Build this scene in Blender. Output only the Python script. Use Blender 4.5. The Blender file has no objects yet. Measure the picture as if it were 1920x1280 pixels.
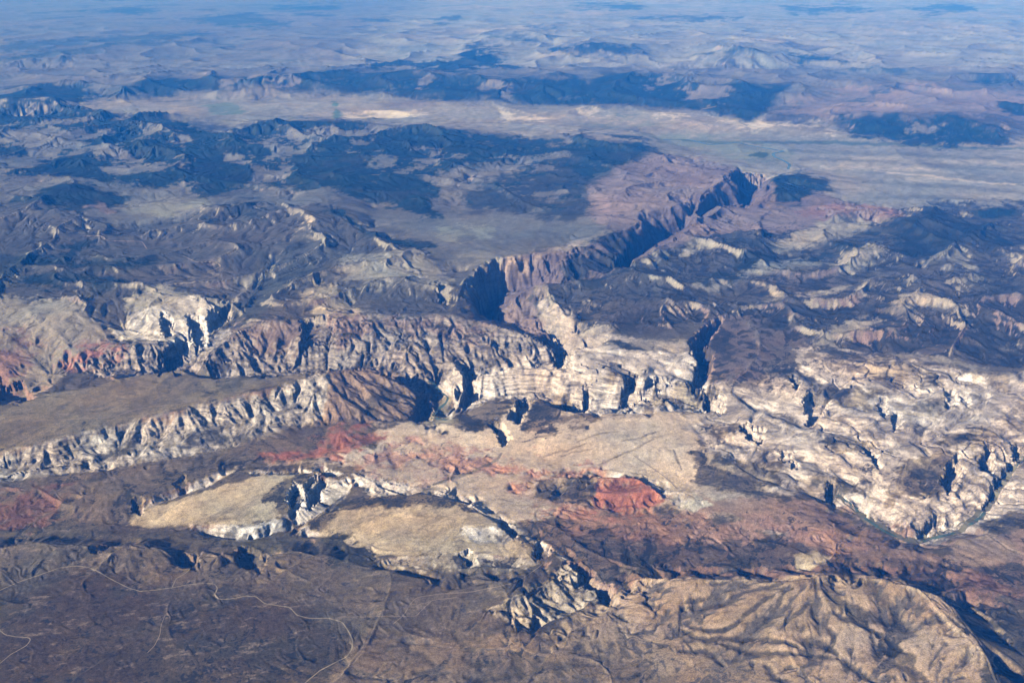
import bpy, math, time
import numpy as np
T0 = time.time()
scene = bpy.context.scene
F32 = np.float32

# ------------------------------------------------------------------ camera
H = 9300.0                      # metres above the canyon river
PITCH = math.radians(22.0)      # below the horizontal
HFOV = math.radians(54.0)
cam_d = bpy.data.cameras.new('camera')
cam_d.sensor_fit = 'HORIZONTAL'
cam_d.angle = HFOV
cam_d.clip_start = 10.0
cam_d.clip_end = 900000.0
cam = bpy.data.objects.new('camera', cam_d)
scene.collection.objects.link(cam)
cam.location = (0, 0, H)
cam.rotation_euler = (math.radians(90) - PITCH, 0, 0)
scene.camera = cam

# ------------------------------------------------------------------ sky, sun, exposure
SUN_EL = math.radians(25.0)
SUN_DIR = np.array([-0.77, -0.638])          # horizontal direction TO the sun
world = bpy.data.worlds.new('World')
scene.world = world
world.use_nodes = True
wn = world.node_tree.nodes
wl = world.node_tree.links
sky = wn.new('ShaderNodeTexSky')
sky.sky_type = 'NISHITA'
sky.sun_disc = False
sky.sun_elevation = SUN_EL
sky.sun_rotation = math.atan2(SUN_DIR[0], SUN_DIR[1])
sky.altitude = 2500
sky.air_density = 1.0
sky.dust_density = 0.6
bg = wn['Background']
bg.inputs['Strength'].default_value = 0.05
wl.new(sky.outputs[0], bg.inputs[0])

sun_d = bpy.data.lights.new('sun', 'SUN')
sun_d.energy = 5.0
sun_d.angle = math.radians(0.53)
sun_d.color = (1.0, 0.945, 0.9)
sun = bpy.data.objects.new('sun', sun_d)
scene.collection.objects.link(sun)
sun.location = (-3000, -1000, 12000)
from mathutils import Vector
sun.rotation_euler = Vector((SUN_DIR[0] * math.cos(SUN_EL), SUN_DIR[1] * math.cos(SUN_EL), math.sin(SUN_EL))).to_track_quat('Z', 'Y').to_euler()

scene.view_settings.view_transform = 'Standard'
scene.view_settings.look = 'None'
scene.view_settings.exposure = 0.72
scene.view_settings.gamma = 1.0
HAZE = 0.0000092

# ------------------------------------------------------------------ ground grid (finer where nearer)
FPX = 960 / math.tan(HFOV / 2)
CP, SP = math.cos(PITCH), math.sin(PITCH)
NR_MAIN, NC = 1010, 1270
def y_of_v(v):
    return H / np.tan(PITCH + np.arctan((v - 640) / FPX))
vv = np.linspace(1440, -25, NR_MAIN)
ys = y_of_v(vv)
ys = np.concatenate([ys, ys[-1] * np.geomspace(1.03, 1.75, 14)])
NR = len(ys)
us = np.linspace(-0.565, 0.565, NC)
Y = np.repeat(ys[:, None], NC, 1)
DEP = ys * CP + H * SP
X = us[None, :] * DEP[:, None]
PXM = (np.sqrt(ys ** 2 + H ** 2) / FPX)          # metres a photo pixel spans sideways, by row
ROWM = np.gradient(ys)                           # metres between rows

def to_idx(x, y):
    i = np.interp(y, ys, np.arange(NR))
    j = np.interp(x / (y * CP + H * SP), us, np.arange(NC))
    return i, j
def unproj(px, py, z):
    px, py, z = (np.asarray(a, float) for a in (px, py, z))
    dy = CP + (640 - py) / FPX * SP
    dz = -SP + (640 - py) / FPX * CP
    t = (z - H) / dz
    return (px - 960) / FPX * t, dy * t
def pts(s):
    return np.array([[float(a) for a in q.split(',')] for q in s.split()])
def sample(A, i, j):
    i = np.clip(i, 0, NR - 1.001); j = np.clip(j, 0, NC - 1.001)
    a = i.astype(int); b = j.astype(int); fi = i - a; fj = j - b
    return (A[a, b] * (1 - fi) * (1 - fj) + A[a + 1, b] * fi * (1 - fj) + A[a, b + 1] * (1 - fi) * fj + A[a + 1, b + 1] * fi * fj)

# ------------------------------------------------------------------ noise
_rng = np.random.default_rng(11)
_perm = _rng.permutation(256).astype(np.int32)
_perm = np.concatenate([_perm, _perm])
_ga = _rng.uniform(0, 2 * np.pi, 256)
_gx = np.cos(_ga).astype(F32); _gy = np.sin(_ga).astype(F32)
def perlin(x, y, seed=0):
    x = x + seed * 17.31; y = y - seed * 9.77
    xi = np.floor(x); yi = np.floor(y)
    fx = (x - xi).astype(F32); fy = (y - yi).astype(F32)
    xi = xi.astype(np.int32) & 255; yi = yi.astype(np.int32) & 255
    x1 = (xi + 1) & 255; y1 = (yi + 1) & 255
    u = fx * fx * fx * (fx * (fx * 6 - 15) + 10); v = fy * fy * fy * (fy * (fy * 6 - 15) + 10)
    def g(a, b, dx, dy):
        h = _perm[_perm[a] + b]
        return _gx[h] * dx + _gy[h] * dy
    n00 = g(xi, yi, fx, fy); n10 = g(x1, yi, fx - 1, fy)
    n01 = g(xi, y1, fx, fy - 1); n11 = g(x1, y1, fx - 1, fy - 1)
    a = n00 + u * (n10 - n00); b = n01 + u * (n11 - n01)
    return (a + v * (b - a)) * 1.5
def sstep(a, b, x):
    t = np.clip((x - a) / (b - a), 0, 1)
    return t * t * (3 - 2 * t)
def scale_field(seed, lo, hi, expo):
    """fractal noise whose octaves run from lo to hi photo-pixels of ground width at every distance"""
    out = np.zeros((NR, NC), F32)
    wsum = np.zeros(NR)
    k = 0
    lam = 24.0
    while lam < 60000:
        r = lam / PXM
        w = sstep(lo * 0.6, lo * 1.4, r) * (1 - sstep(hi * 0.7, hi * 1.5, r)) * r ** expo
        rows = np.nonzero(w > 1e-5)[0]
        if len(rows):
            a, b = rows[0], rows[-1] + 1
            out[a:b] += (w[a:b, None] * perlin(X[a:b] / lam, Y[a:b] / lam, seed + k)).astype(F32)
            wsum[a:b] += w[a:b] ** 2
        lam *= 2; k += 1
    return out / np.sqrt(np.maximum(wsum, 1e-9))[:, None].astype(F32) / 0.55
NA = scale_field(1, 4, 130, 0.75)      # ragged, many scales
NB = scale_field(31, 14, 260, 0.8)     # broad
NF = scale_field(61, 3, 24, 0.25)      # fine mottle
NE = scale_field(121, 2.5, 50, 0.3)      # ragged edges
NW = scale_field(91, 30, 260, 0.6)

# ------------------------------------------------------------------ landform lines traced from the photograph: x,y,height
LINES = """
-160,1440,520 300,1440,520 960,1440,540 1500,1440,520 2080,1440,420
-150,1120,500 0,1100,500 100,1080,508 200,1064,512 300,1108,505 460,1110,500 600,1150,515
100,1200,520 260,1190,525 400,1200,530
560,1230,545 640,1260,545 760,1270,520
200,1300,520 500,1310,530
700,1130,520 860,1100,525 960,1085,530
700,1200,510 850,1210,480 960,1215,470
-150,1025,570 0,1020,565 60,1012,580 130,1014,562 190,1020,575 240,1022,580 300,1022,572 325,1036,540
-150,1000,420 0,1000,420 100,1002,420 250,1006,405 330,1012,395 420,1014,385 500,1008,380 640,1010,385 700,1022,390
380,1056,500 408,1036,525 420,1034,515
360,1048,450 385,1042,470
520,1034,490 560,1030,500 640,1046,505 690,1064,505 800,1080,515
480,1052,400 470,1040,395
0,965,400 100,970,395 250,985,395 330,990,392
240,962,415 300,950,420 380,925,430 470,900,470 540,888,500 600,880,520
360,986,432 400,983,440 450,990,440 480,985,445 535,972,455
365,997,395 420,1001,385 460,1008,380 520,994,375 552,990,365
604,884,520 590,905,515 565,925,500 540,955,470
665,908,405 640,928,395 600,960,385 560,985,362 545,990,360
255,940,470 300,926,480 345,910,485 385,893,490 415,878,500
265,952,420 305,936,425 350,920,430 395,905,440 425,888,450
150,930,470 250,905,480 350,880,490 420,868,470
560,992,420 600,966,450 680,940,470 760,922,490 830,928,500 880,945,490 920,968,480 960,985,470 1000,1020,450
560,1002,385 620,1004,385 650,1030,400 700,1050,430
700,1045,435 780,1040,445 860,1035,450 940,1040,445 1000,1042,445
720,1064,415 800,1070,405 880,1066,400 960,1066,405 1020,1058,410
860,984,492 940,984,484
872,1014,440 950,1014,432
440,878,440 500,880,430 560,872,440 620,874,440 680,893,440 760,913,430 830,918,440
870,934,440 930,962,445 990,998,445 1062,1044,440
900,934,395 960,965,395 1020,998,395 1080,1040,390
1040,1075,540 1000,1105,560 950,1130,545 900,1140,530
1062,1052,480 1090,1072,500
1092,1056,400 1125,1082,385 1152,1106,375 1105,1132,395 1030,1162,430 1000,1188,450
1200,1090,500 1160,1120,450 1110,1160,460 1060,1190,480 1040,1215,470
1190,1085,520 1240,1082,575 1330,1080,610 1400,1082,640 1470,1080,690 1530,1075,745 1560,1076,740
1620,1073,715 1700,1095,700 1770,1115,690 1800,1150,680 1840,1200,660 1870,1270,620 1890,1330,590
1800,1112,560 1850,1150,440 1900,1200,420 1960,1280,420
1200,1160,510 1320,1230,500 1450,1260,500 1600,1300,510
1640,1180,610 1730,1270,560
1250,1064,405 1400,1066,395 1550,1050,395 1700,1056,400 1850,1084,400 1990,1100,410
1300,1000,375 1500,1000,372 1640,1020,360
1000,960,372 1050,905,350 980,930,370
1200,985,360 1120,1010,370
1118,893,470 1160,888,485 1200,892,480 1240,925,410
1000,905,400 1050,895,420 1100,890,430
1108,945,352 1180,967,350 1262,955,350
900,845,370 950,845,370 1050,870,358 1150,885,358 1290,905,370 1400,935,365 1500,945,355
1000,752,450 1100,780,450 1200,782,452 1290,765,460
700,800,380 800,830,370 870,850,368
500,870,400 600,850,390 700,830,380
830,800,360 900,790,380 960,780,400
-150,860,540 0,845,560 80,830,592 150,810,625 220,790,655 300,775,695 370,757,725 430,742,755 490,730,775 560,710,795 620,695,805 655,688,800 700,684,720 740,702,600 780,738,360
-150,925,395 0,905,398 80,893,400 200,880,400 300,864,400 400,847,402 480,832,410 540,808,420 600,797,425 680,790,415 745,782,370 780,786,330
-150,888,450 0,872,462 150,846,480 300,814,512 430,788,532 560,754,562
0,780,600 100,770,640 250,745,680 400,735,720 500,715,750 560,703,775
0,757,570 60,745,590 180,722,630 300,696,655 330,692,655 400,708,665 480,706,700 560,698,765 620,688,790
0,735,300 60,735,290 90,702,300 180,700,280 290,694,200 340,697,180 400,711,160 470,704,150 540,699,130 600,692,120 680,700,100 750,722,50 800,738,15
130,664,450 200,648,520 280,638,540 340,640,500
300,690,190 330,660,230 360,640,300
380,670,480 430,625,590 480,606,640 540,600,660
560,640,560 640,592,700 700,585,720 760,594,700 850,590,660 930,606,560 1000,630,430 1042,655,230
640,640,500 700,640,480 780,640,440 870,640,420 960,660,260
760,650,420 800,690,220 820,712,60
660,695,120 740,705,80
0,620,600 70,640,480 0,690,420
60,600,620 150,560,720 200,600,560
230,612,470 300,638,420 370,640,410 440,600,400 470,560,450 510,490,560
270,590,600 330,562,650 390,562,640 410,580,560
-150,545,600 0,540,620 100,530,650 200,545,680 260,540,700
-150,480,620 0,470,640 100,460,660 200,455,660
300,480,600 400,470,620 330,455,640
350,520,560 420,520,520 460,500,540
-150,400,700 0,392,800 82,368,920 150,410,720 230,430,640
40,420,760 150,405,800 170,430,640
60,370,760 120,343,850 170,347,820 235,372,600
260,420,620 330,400,700 380,385,930 450,380,980 500,393,950 560,394,980 622,388,1060 660,412,980 690,430,890 760,455,800 830,490,700 860,505,700
622,390,1060 600,430,900 540,470,720 500,500,600
450,400,860 380,440,700 330,450,650
690,440,860 640,480,780 600,520,700 560,560,650
830,500,720 800,540,720 780,580,690
700,420,640 760,430,610 830,420,600 900,440,600 1000,430,600 1080,440,640
700,385,620 850,395,600 860,350,580 900,322,570 985,305,560
240,380,600 400,365,580 550,370,600
640,545,660 660,575,600
880,520,760 860,560,700 830,575,650
905,592,60 950,606,50 1000,616,45 1050,642,40 1064,662,30 1000,692,25 940,702,15 890,716,10 862,750,0 838,786,0
905,592,60 915,570,65 935,545,75 980,540,80 1030,534,320 1062,528,520 1110,517,540 1150,506,520 1178,494,320 1190,489,92 1240,450,100 1310,414,110 1386,383,120 1410,356,130 1432,334,138 1478,318,140
870,520,820 905,497,870 925,488,905 1000,472,905 1020,484,890 1060,470,860 1120,450,835 1150,440,805 1200,420,790 1212,394,790 1300,384,830 1352,344,830 1385,322,860
880,560,700 895,590,420
960,560,430 1010,526,620 1060,518,600 1110,510,625 1150,499,660 1195,480,740 1262,448,700 1300,412,790 1340,392,790 1370,380,740 1395,378,600 1430,380,560
925,590,200 1000,600,260 1040,630,180
1025,545,620 1050,580,520 1080,620,330 1100,640,260
1100,400,760 1180,350,860 1250,300,700 1300,300,480
1440,336,700 1480,326,640 1540,340,420 1580,350,260
1440,380,480 1520,370,430 1600,380,420
1100,560,640 1200,560,620 1300,540,600
1150,600,560 1250,600,520 1330,590,520
1060,655,530 1150,652,545 1300,655,520
895,698,440 960,688,480 1050,692,480 1150,712,470 1200,715,470 1300,722,470
870,772,340 910,748,390 1000,742,430 1065,766,420 1110,772,420 1180,772,425 1260,762,440 1330,775,430
900,745,70 960,740,80 1010,735,90 1062,758,90 1092,768,90 1150,764,100 1190,756,100 1250,748,110 1320,768,120
858,690,330 868,700,345 868,724,345 858,752,385 842,780,330
848,700,240 850,720,220 856,742,220
815,718,10 830,742,0 822,770,0 835,786,0
876,694,60 886,722,20 884,742,5 868,770,0 852,786,0
785,744,250 792,775,270 784,790,300
1330,772,420 1420,730,460 1500,660,500 1560,655,500
1300,800,420 1400,790,420 1450,830,410 1400,870,390 1340,870,380
1340,720,470 1420,710,470 1330,640,490 1400,600,510 1500,640,500
1560,700,470 1700,680,480 1900,700,480 1980,700,490
1500,780,430 1650,760,440 1800,740,470 1900,760,450
1500,860,400 1650,860,380 1750,850,380 1880,820,400
1450,925,360 1560,910,350 1600,940,300
1560,935,170 1620,972,160 1690,1010,150 1722,1014,150 1760,1004,150 1830,972,155 1868,930,160 1884,900,165 1905,868,170 1990,820,175
1640,900,330 1720,960,330 1700,985,300 1780,900,350 1850,880,350
1560,985,350 1650,1022,330 1720,1034,330 1800,1010,320 1900,985,340 1990,940,360
1330,470,720 1380,445,780 1420,440,780 1470,480,560
1250,500,640 1300,470,700 1340,540,560 1450,500,560 1520,470,540
1330,430,560 1450,430,480 1560,420,470 1640,410,480
1560,400,620 1640,392,640 1700,400,650
1650,430,640 1700,402,760 1750,385,820 1800,405,740 1900,440,600
1560,490,600 1640,450,880 1690,475,780 1600,510,600
1720,500,620 1780,462,880 1830,490,700 1850,540,620
1880,510,650 1920,480,800
1640,500,660 1650,480,740
1560,560,600 1650,560,640 1725,536,830 1780,565,680 1830,590,560
1690,568,700 1700,590,620
1420,560,580 1560,535,640 1600,530,660
1450,610,520 1550,620,540 1650,600,560 1800,620,560 1900,600,600
1500,650,500 1700,660,490 1900,660,520
-150,210,420 150,205,420 250,205,380 400,210,300 640,218,220 800,218,200 1000,218,190 1200,240,160 1300,280,145 1600,310,160 1950,332,180
1440,300,145 1700,350,190 1900,370,220
1580,375,260 1780,385,260 1950,400,280
-150,205,760 0,195,760 100,190,780 200,212,680 330,220,800 400,244,600 420,256,500 450,232,700 620,227,850 690,224,820 760,236,830 870,244,800 960,258,740 1060,262,690 1090,249,780 1200,261,660 1250,285,560
0,262,560 100,240,560 150,235,560 230,252,520
0,300,540 60,320,540 180,300,560 260,285,560
100,300,720 150,285,760 210,280,700
260,272,760 330,255,780 380,275,640
290,300,700 330,290,740
200,335,720 290,322,760 330,325,700
420,270,760 520,262,700 600,250,650 700,244,700
500,300,720 580,285,800 650,290,740
560,330,760 640,315,820 740,320,800 800,345,720
700,290,700 780,300,620 830,285,600
820,300,760 880,285,780 980,275,740
860,325,700 920,335,740 1000,335,800 1080,345,780
1000,300,660 1080,285,720 1180,280,700
0,178,600 60,166,680 120,150,760 150,156,720 200,175,520
200,178,520 250,160,700 300,143,860 430,147,860 560,139,900 610,131,950 700,135,900 780,136,900 870,142,880 1000,140,850 1100,146,820 1180,135,900 1280,145,900 1400,155,850 1480,160,780 1560,170,600
150,197,340 330,181,310 500,186,290 640,181,285 780,187,270 900,194,260 1100,193,255 1290,208,240 1420,218,230 1560,238,220 1640,262,215 1780,276,205 1950,270,205
1600,230,500 1700,216,660 1800,218,720 1880,242,500
1600,190,520 1750,190,520 1900,200,500
300,125,480 640,122,500 1000,126,560 1300,133,560 1600,140,520 1950,150,500
1300,99,1100 1350,92,1450 1382,89,1550 1420,91,1500 1462,97,1250 1500,108,720
1290,126,540 1400,130,540 1490,127,540
1040,93,950 1112,84,1350 1160,88,1250 1210,94,900
1040,118,540 1180,118,540
910,70,950 960,65,1150 1040,65,1120 1100,70,850
900,90,520 1040,80,560
640,100,480 800,95,500
0,116,720 60,112,820 120,110,800 200,116,640
0,128,480 120,126,480 220,128,480
480,92,650 560,88,800 640,92,700
480,72,700 600,68,800 760,70,750
1600,40,700 1750,36,750 1900,38,700
1560,150,560 1700,140,620 1900,142,600
100,100,800 200,85,980 300,68,1050 400,72,800
-150,130,480 400,105,480
-150,80,500 500,62,480 960,50,480 1500,60,460 2080,70,460
-150,40,500 500,30,480 960,25,480 1500,30,460 2080,40,460
-150,5,500 960,3,480 2080,5,460
-150,-22,500 960,-22,480 2080,-22,460
"""
acc = np.zeros((NR, NC)); cnt = np.zeros((NR, NC))
for ln in LINES.strip().splitlines():
    p = pts(ln)
    x, y = unproj(p[:, 0], p[:, 1], p[:, 2])
    i, j = to_idx(x, y)
    n = int(max(2, (np.hypot(np.diff(i), np.diff(j))).sum() * 2))
    d = np.concatenate([[0], np.cumsum(np.hypot(np.diff(i), np.diff(j)))])
    t = np.linspace(0, d[-1], n)
    ii = np.round(np.interp(t, d, i)).astype(int); jj = np.round(np.interp(t, d, j)).astype(int)
    zz = np.interp(t, d, p[:, 2])
    ok = (ii >= 0) & (ii < NR) & (jj >= 0) & (jj < NC)
    np.add.at(acc, (ii[ok], jj[ok]), zz[ok]); np.add.at(cnt, (ii[ok], jj[ok]), 1)
cnt[-14:] += 1; acc[-14:] += 480

def relax(acc, cnt, it):
    """membrane surface through the traced lines, coarse to fine"""
    if min(acc.shape) > 12:
        r, c = acc.shape
        ra, ca = r + (r & 1), c + (c & 1)
        pa = np.zeros((ra, ca)); pc = np.zeros((ra, ca)); pa[:r, :c] = acc; pc[:r, :c] = cnt
        a2 = pa.reshape(ra // 2, 2, ca // 2, 2).sum((1, 3)); c2 = pc.reshape(ra // 2, 2, ca // 2, 2).sum((1, 3))
        z2 = relax(a2, c2, it)
        yi = np.clip((np.arange(r) - 0.5) / 2, 0, ra // 2 - 1.001); xi = np.clip((np.arange(c) - 0.5) / 2, 0, ca // 2 - 1.001)
        a = yi.astype(int); b = xi.astype(int); fa = (yi - a)[:, None]; fb = (xi - b)[None, :]
        z = (z2[a][:, b] * (1 - fa) * (1 - fb) + z2[a + 1][:, b] * fa * (1 - fb) + z2[a][:, b + 1] * (1 - fa) * fb + z2[a + 1][:, b + 1] * fa * fb)
    else:
        z = np.full(acc.shape, acc.sum() / max(cnt.sum(), 1))
    fixed = cnt > 0
    val = acc / np.maximum(cnt, 1)
    z = np.where(fixed, val, z)
    for k in range(it if acc.size < 4e5 else it // 3):
        p = np.pad(z, 1, mode='edge')
        z = np.where(fixed, val, 0.25 * (p[:-2, 1:-1] + p[2:, 1:-1] + p[1:-1, :-2] + p[1:-1, 2:]))
    return z
BASE = relax(acc, cnt, 60)
def blur(A, n):
    for k in range(n):
        p = np.pad(A, 1, mode='edge')
        A = 0.25 * A + 0.125 * (p[:-2, 1:-1] + p[2:, 1:-1] + p[1:-1, :-2] + p[1:-1, 2:]) + 0.0625 * (p[:-2, :-2] + p[:-2, 2:] + p[2:, :-2] + p[2:, 2:])
    return A
BASE = blur(BASE, 3)
print('base', round(time.time() - T0, 1))

def hit(px, py, Z):
    """where the ray through a photo pixel meets the ground"""
    px = np.asarray(px, float); py = np.asarray(py, float)
    dy = CP + (640 - py) / FPX * SP; dz = -SP + (640 - py) / FPX * CP
    lo = np.maximum((2100 - H) / dz * dy, ys[0] * 1.0001); hi = np.minimum((-100 - H) / dz * dy, ys[-1] * 0.999)
    lo = np.minimum(lo, hi * 0.98)
    best = hi.copy(); found = np.zeros(len(px), bool)
    for s in np.linspace(0, 1, 420):
        y = lo + (hi - lo) * s
        t = y / dy; x = (px - 960) / FPX * t; z = H + dz * t
        i, j = to_idx(x, y)
        under = (~found) & (z <= sample(Z, i, j))
        best[under] = y[under]; found |= under
    t = best / dy
    return (px - 960) / FPX * t, best

SOFTEN = []
def polymask(P, i0, i1, j0, j1):
    """signed distance in grid cells, inside positive"""
    jj, ii = np.meshgrid(np.arange(j0, j1, dtype=F32), np.arange(i0, i1, dtype=F32))
    d2 = np.full(ii.shape, 1e12, F32); ins = np.zeros(ii.shape, bool)
    n = len(P)
    for k in range(n):
        a = P[k]; b = P[(k + 1) % n]
        ei, ej = b[0] - a[0], b[1] - a[1]
        L = ei * ei + ej * ej + 1e-9
        t = np.clip(((ii - a[0]) * ei + (jj - a[1]) * ej) / L, 0, 1)
        d2 = np.minimum(d2, (ii - a[0] - t * ei) ** 2 + (jj - a[1] - t * ej) ** 2)
        if abs(ei) > 1e-9:
            c = ((a[0] > ii) != (b[0] > ii)) & (jj < ej * (ii - a[0]) / ei + a[1])
            ins ^= c
    return np.where(ins, 1, -1) * np.sqrt(d2)
def region(s, Z, pad):
    p = pts(s) if isinstance(s, str) else s
    x, y = hit(p[:, 0], p[:, 1], Z)
    i, j = to_idx(x, y)
    P = np.stack([i, j], 1)
    i0 = max(0, int(i.min()) - pad); i1 = min(NR, int(i.max()) + pad + 2)
    j0 = max(0, int(j.min()) - pad); j1 = min(NC, int(j.max()) + pad + 2)
    if i1 - i0 < 2 or j1 - j0 < 2:
        return None
    return (slice(i0, i1), slice(j0, j1)), polymask(P, i0, i1, j0, j1)

# ------------------------------------------------------------------ ground cover: colours, plants, relief
TAN = (.45, .365, .255); SAGE = (.098, .083, .071); DSAGE = (.115, .097, .080); CREAM = (.61, .52, .46); WHITE = (.62, .565, .53)
RED = (.31, .115, .085); DRED = (.17, .085, .07); PURP = (.255, .175, .155); LTAN = (.33, .27, .215); WOOD = (.006, .020, .016)
GREY = (.18, .155, .132); ROSE = (.30, .205, .17); BROWN = (.22, .165, .125); DARK = (.075, .065, .055); PINK = (.29, .26, .235); OLIVE = (.20, .19, .10)
GC = np.zeros((NR, NC, 3), F32); RC = np.zeros((NR, NC, 3), F32)
VEG = np.zeros((NR, NC), F32); ROUGH = np.zeros((NR, NC), F32); ERO = np.zeros((NR, NC), F32); STR = np.zeros((NR, NC), F32)
ROCK = np.zeros((NR, NC), F32); HOL = np.full((NR, NC), .3, F32); OBJ = np.zeros((NR, NC), np.int16)
GC[:] = SAGE; RC[:] = PURP; VEG[:] = .25; ROUGH[:] = .5; ERO[:] = .6; STR[:] = .2; ROCK[:] = .45
OBJECTS = ['plain_terrain']
def obj_id(n):
    if n is None: return None
    if n not in OBJECTS: OBJECTS.append(n)
    return OBJECTS.index(n)
def paint(s, g=None, r=None, veg=None, rough=None, ero=None, st=None, rock=None, rag=10, soft=3, obj=None, amt=1.0, nz=None, hol=None):
    R = region(s, BASE, int(rag * 2.2 + soft + 3))
    if R is None: return
    sl, sd = R
    m = sstep(-soft, soft, sd + rag * (.7 * NA[sl] + .6 * NE[sl])) * amt
    for A, v in ((VEG, veg), (ROUGH, rough), (ERO, ero), (STR, st), (ROCK, rock), (HOL, hol)):
        if v is not None: A[sl] += m * (v - A[sl])
    for A, v in ((GC, g), (RC, r)):
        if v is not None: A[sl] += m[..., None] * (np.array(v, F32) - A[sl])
    if obj is not None:
        o = OBJ[sl]; o[m > 0.5] = obj_id(obj); OBJ[sl] = o

# the near hill is rounded, without sharp creases
sl, sd = region("1030,1215 1110,1140 1195,1084 1400,1080 1530,1074 1620,1074 1770,1114 1805,1150 1850,1210 1890,1300 1900,1480 1500,1480 1200,1260", BASE, 10)
b_ = blur(BASE[sl], 140)
m_ = sstep(4, 26, sd)
BASE[sl] = BASE[sl] * (1 - m_) + b_ * m_
STROKES = []
def stroke(s, w, g=None, veg=None, dep=0.0, amt=1.0, ox=None, oy=0):
    p = pts(s)
    if ox is not None: p = p / 3 + np.array([ox, oy])
    d = np.concatenate([[0], np.cumsum(np.hypot(np.diff(p[:, 0]), np.diff(p[:, 1])))])
    t = np.linspace(0, d[-1], max(3, int(d[-1] / 6)))
    wob = min(3.0, w + 1) * np.sin(np.pi * np.linspace(0, 1, len(t)))
    ph = float(p[0, 0] + 3 * p[0, 1])
    x, y = hit(np.interp(t, d, p[:, 0]) + wob * 1.6 * perlin(t / 22 + ph, t * 0, 3), np.interp(t, d, p[:, 1]) + wob * perlin(t / 16 + ph, t * 0, 9), BASE)
    i, j = to_idx(x, y)
    pad = int(w * 3 + 6)
    i0 = max(0, int(i.min()) - pad); i1 = min(NR, int(i.max()) + pad); j0 = max(0, int(j.min()) - pad); j1 = min(NC, int(j.max()) + pad)
    if i1 - i0 < 2 or j1 - j0 < 2: return
    jj, ii = np.meshgrid(np.arange(j0, j1, dtype=F32), np.arange(i0, i1, dtype=F32))
    d2 = np.full(ii.shape, 1e9, F32); wid = np.ones(ii.shape, F32)
    for k in range(len(t) - 1):
        ei, ej = i[k + 1] - i[k], j[k + 1] - j[k]
        q = np.clip(((ii - i[k]) * ei + (jj - j[k]) * ej) / (ei * ei + ej * ej + 1e-9), 0, 1)
        dd = (ii - i[k] - q * ei) ** 2 + (jj - j[k] - q * ej) ** 2
        f = (k + q) / (len(t) - 1)
        better = dd < d2
        d2 = np.where(better, dd, d2); wid = np.where(better, .55 + .6 * np.sin(np.pi * np.clip(f * .9 + .1, 0, 1)), wid)
    sl = (slice(i0, i1), slice(j0, j1))
    m = sstep(1.25, .45, (np.sqrt(d2) + .3 * w * NE[sl]) / (w * wid)) * amt
    if g is not None: GC[sl] += m[..., None] * (np.array(g, F32) - GC[sl])
    if veg is not None: VEG[sl] += m * (veg - VEG[sl])
    if dep: STROKES.append((sl, (sstep(2.2, 0, np.sqrt(d2) / (w * wid)) * dep).astype(F32)))
# --- broad bands, far to near
paint("-400,-60 2400,-60 2400,150 -400,140", PINK, ROSE, 0.3, .9, .8, .1, .8, 6, 8, 'far_plain_terrain')
paint("-400,-60 900,-60 700,60 640,120 -400,150", GREY, ROSE, 0.35, .5, .5, .1, .8, 10, 20)
paint("-400,130 2400,130 2400,215 1500,205 -400,200", GREY, ROSE, 0.35, .8, .8, .1, .7, 6, 5, 'far_mountain')
paint("1440,215 1480,190 1560,168 1700,160 1860,165 2000,180 2000,215 1850,222 1700,212 1600,222 1540,228", (.27,.19,.16), ROSE, .2, rag=8, soft=5, obj='far_mountain')
paint("-400,180 150,190 330,178 640,178 900,190 1290,200 1560,228 1640,258 1900,264 2300,264 2300,420 1900,420 1560,390 1540,350 1470,340 1380,320 1300,300 1230,280 1080,258 760,232 640,225 430,236 300,214 -400,214", LTAN, ROSE, 0.12, .25, .5, .1, .8, 5, 4, 'valley_terrain')
paint("1300,285 1480,325 1560,390 1900,420 2300,420 2300,270 1900,268 1700,275 1500,262", (.29,.255,.225), ROSE, .12, rag=6, soft=8)
paint("-400,196 100,190 330,216 420,250 450,232 690,224 870,244 1090,250 1230,280 1150,315 1100,340 1100,405 880,395 830,400 640,380 500,360 330,360 230,400 90,380 -400,400", GREY, ROSE, 0.25, 1.25, 1.0, .1, .7, 5, 3, 'mountain')
paint("-400,380 240,395 330,365 620,355 830,395 1100,400 1180,445 900,500 720,460 500,400 240,440 -400,430", GREY, LTAN, 0.12, .3, .5, .05, .8, 6, 4, 'park_valley_terrain')
paint("-400,390 80,366 240,420 450,378 622,386 760,450 870,505 900,520 870,590 640,590 560,640 460,560 420,640 -400,720", SAGE, LTAN, 0.28, 1.9, 1.3, .1, .6, 6, 4, 'plateau_terrain')
paint("1100,400 1110,345 1160,310 1240,285 1330,300 1400,320 1480,326 1600,380 1560,420 1400,440 1280,460 1190,500 1000,540 930,600 880,560 900,500 1000,470 1150,440", (.25,.175,.16), (.145,.102,.106), 0.2, 1.1, 1.2, .3, .4, 5, 3, 'canyon_terrain')
paint("1190,490 1280,450 1480,430 1640,400 1760,380 2300,380 2300,690 1500,660 1400,600 1330,600 1150,640 1080,640 1020,560 1080,525", SAGE, LTAN, 0.66, 2.1, 1.4, .15, .6, 6, 4, 'hill_terrain')
paint("1330,600 1400,590 1500,610 1520,650 1480,690 1380,725 1330,700 1320,660", (.14,.105,.095), PURP, 0.55, .5, 1.0, .1, .6, 6, 3, 'plateau_terrain')
paint("-400,560 80,560 200,600 240,660 130,690 70,740 -400,760", LTAN, (.26,.165,.14), 0.2, .6, 1.0, .3, .5, 6, 3, 'badlands_terrain')
paint("120,680 200,645 290,636 420,610 560,600 640,585 850,585 1000,625 1060,660 1040,690 940,708 860,720 800,740 740,720 640,700 560,705 300,700 180,705", (.15,.13,.12), (.30,.25,.23), 0.52, .7, 1.1, .9, .25, 5, 3, 'bluff_terrain')
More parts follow.
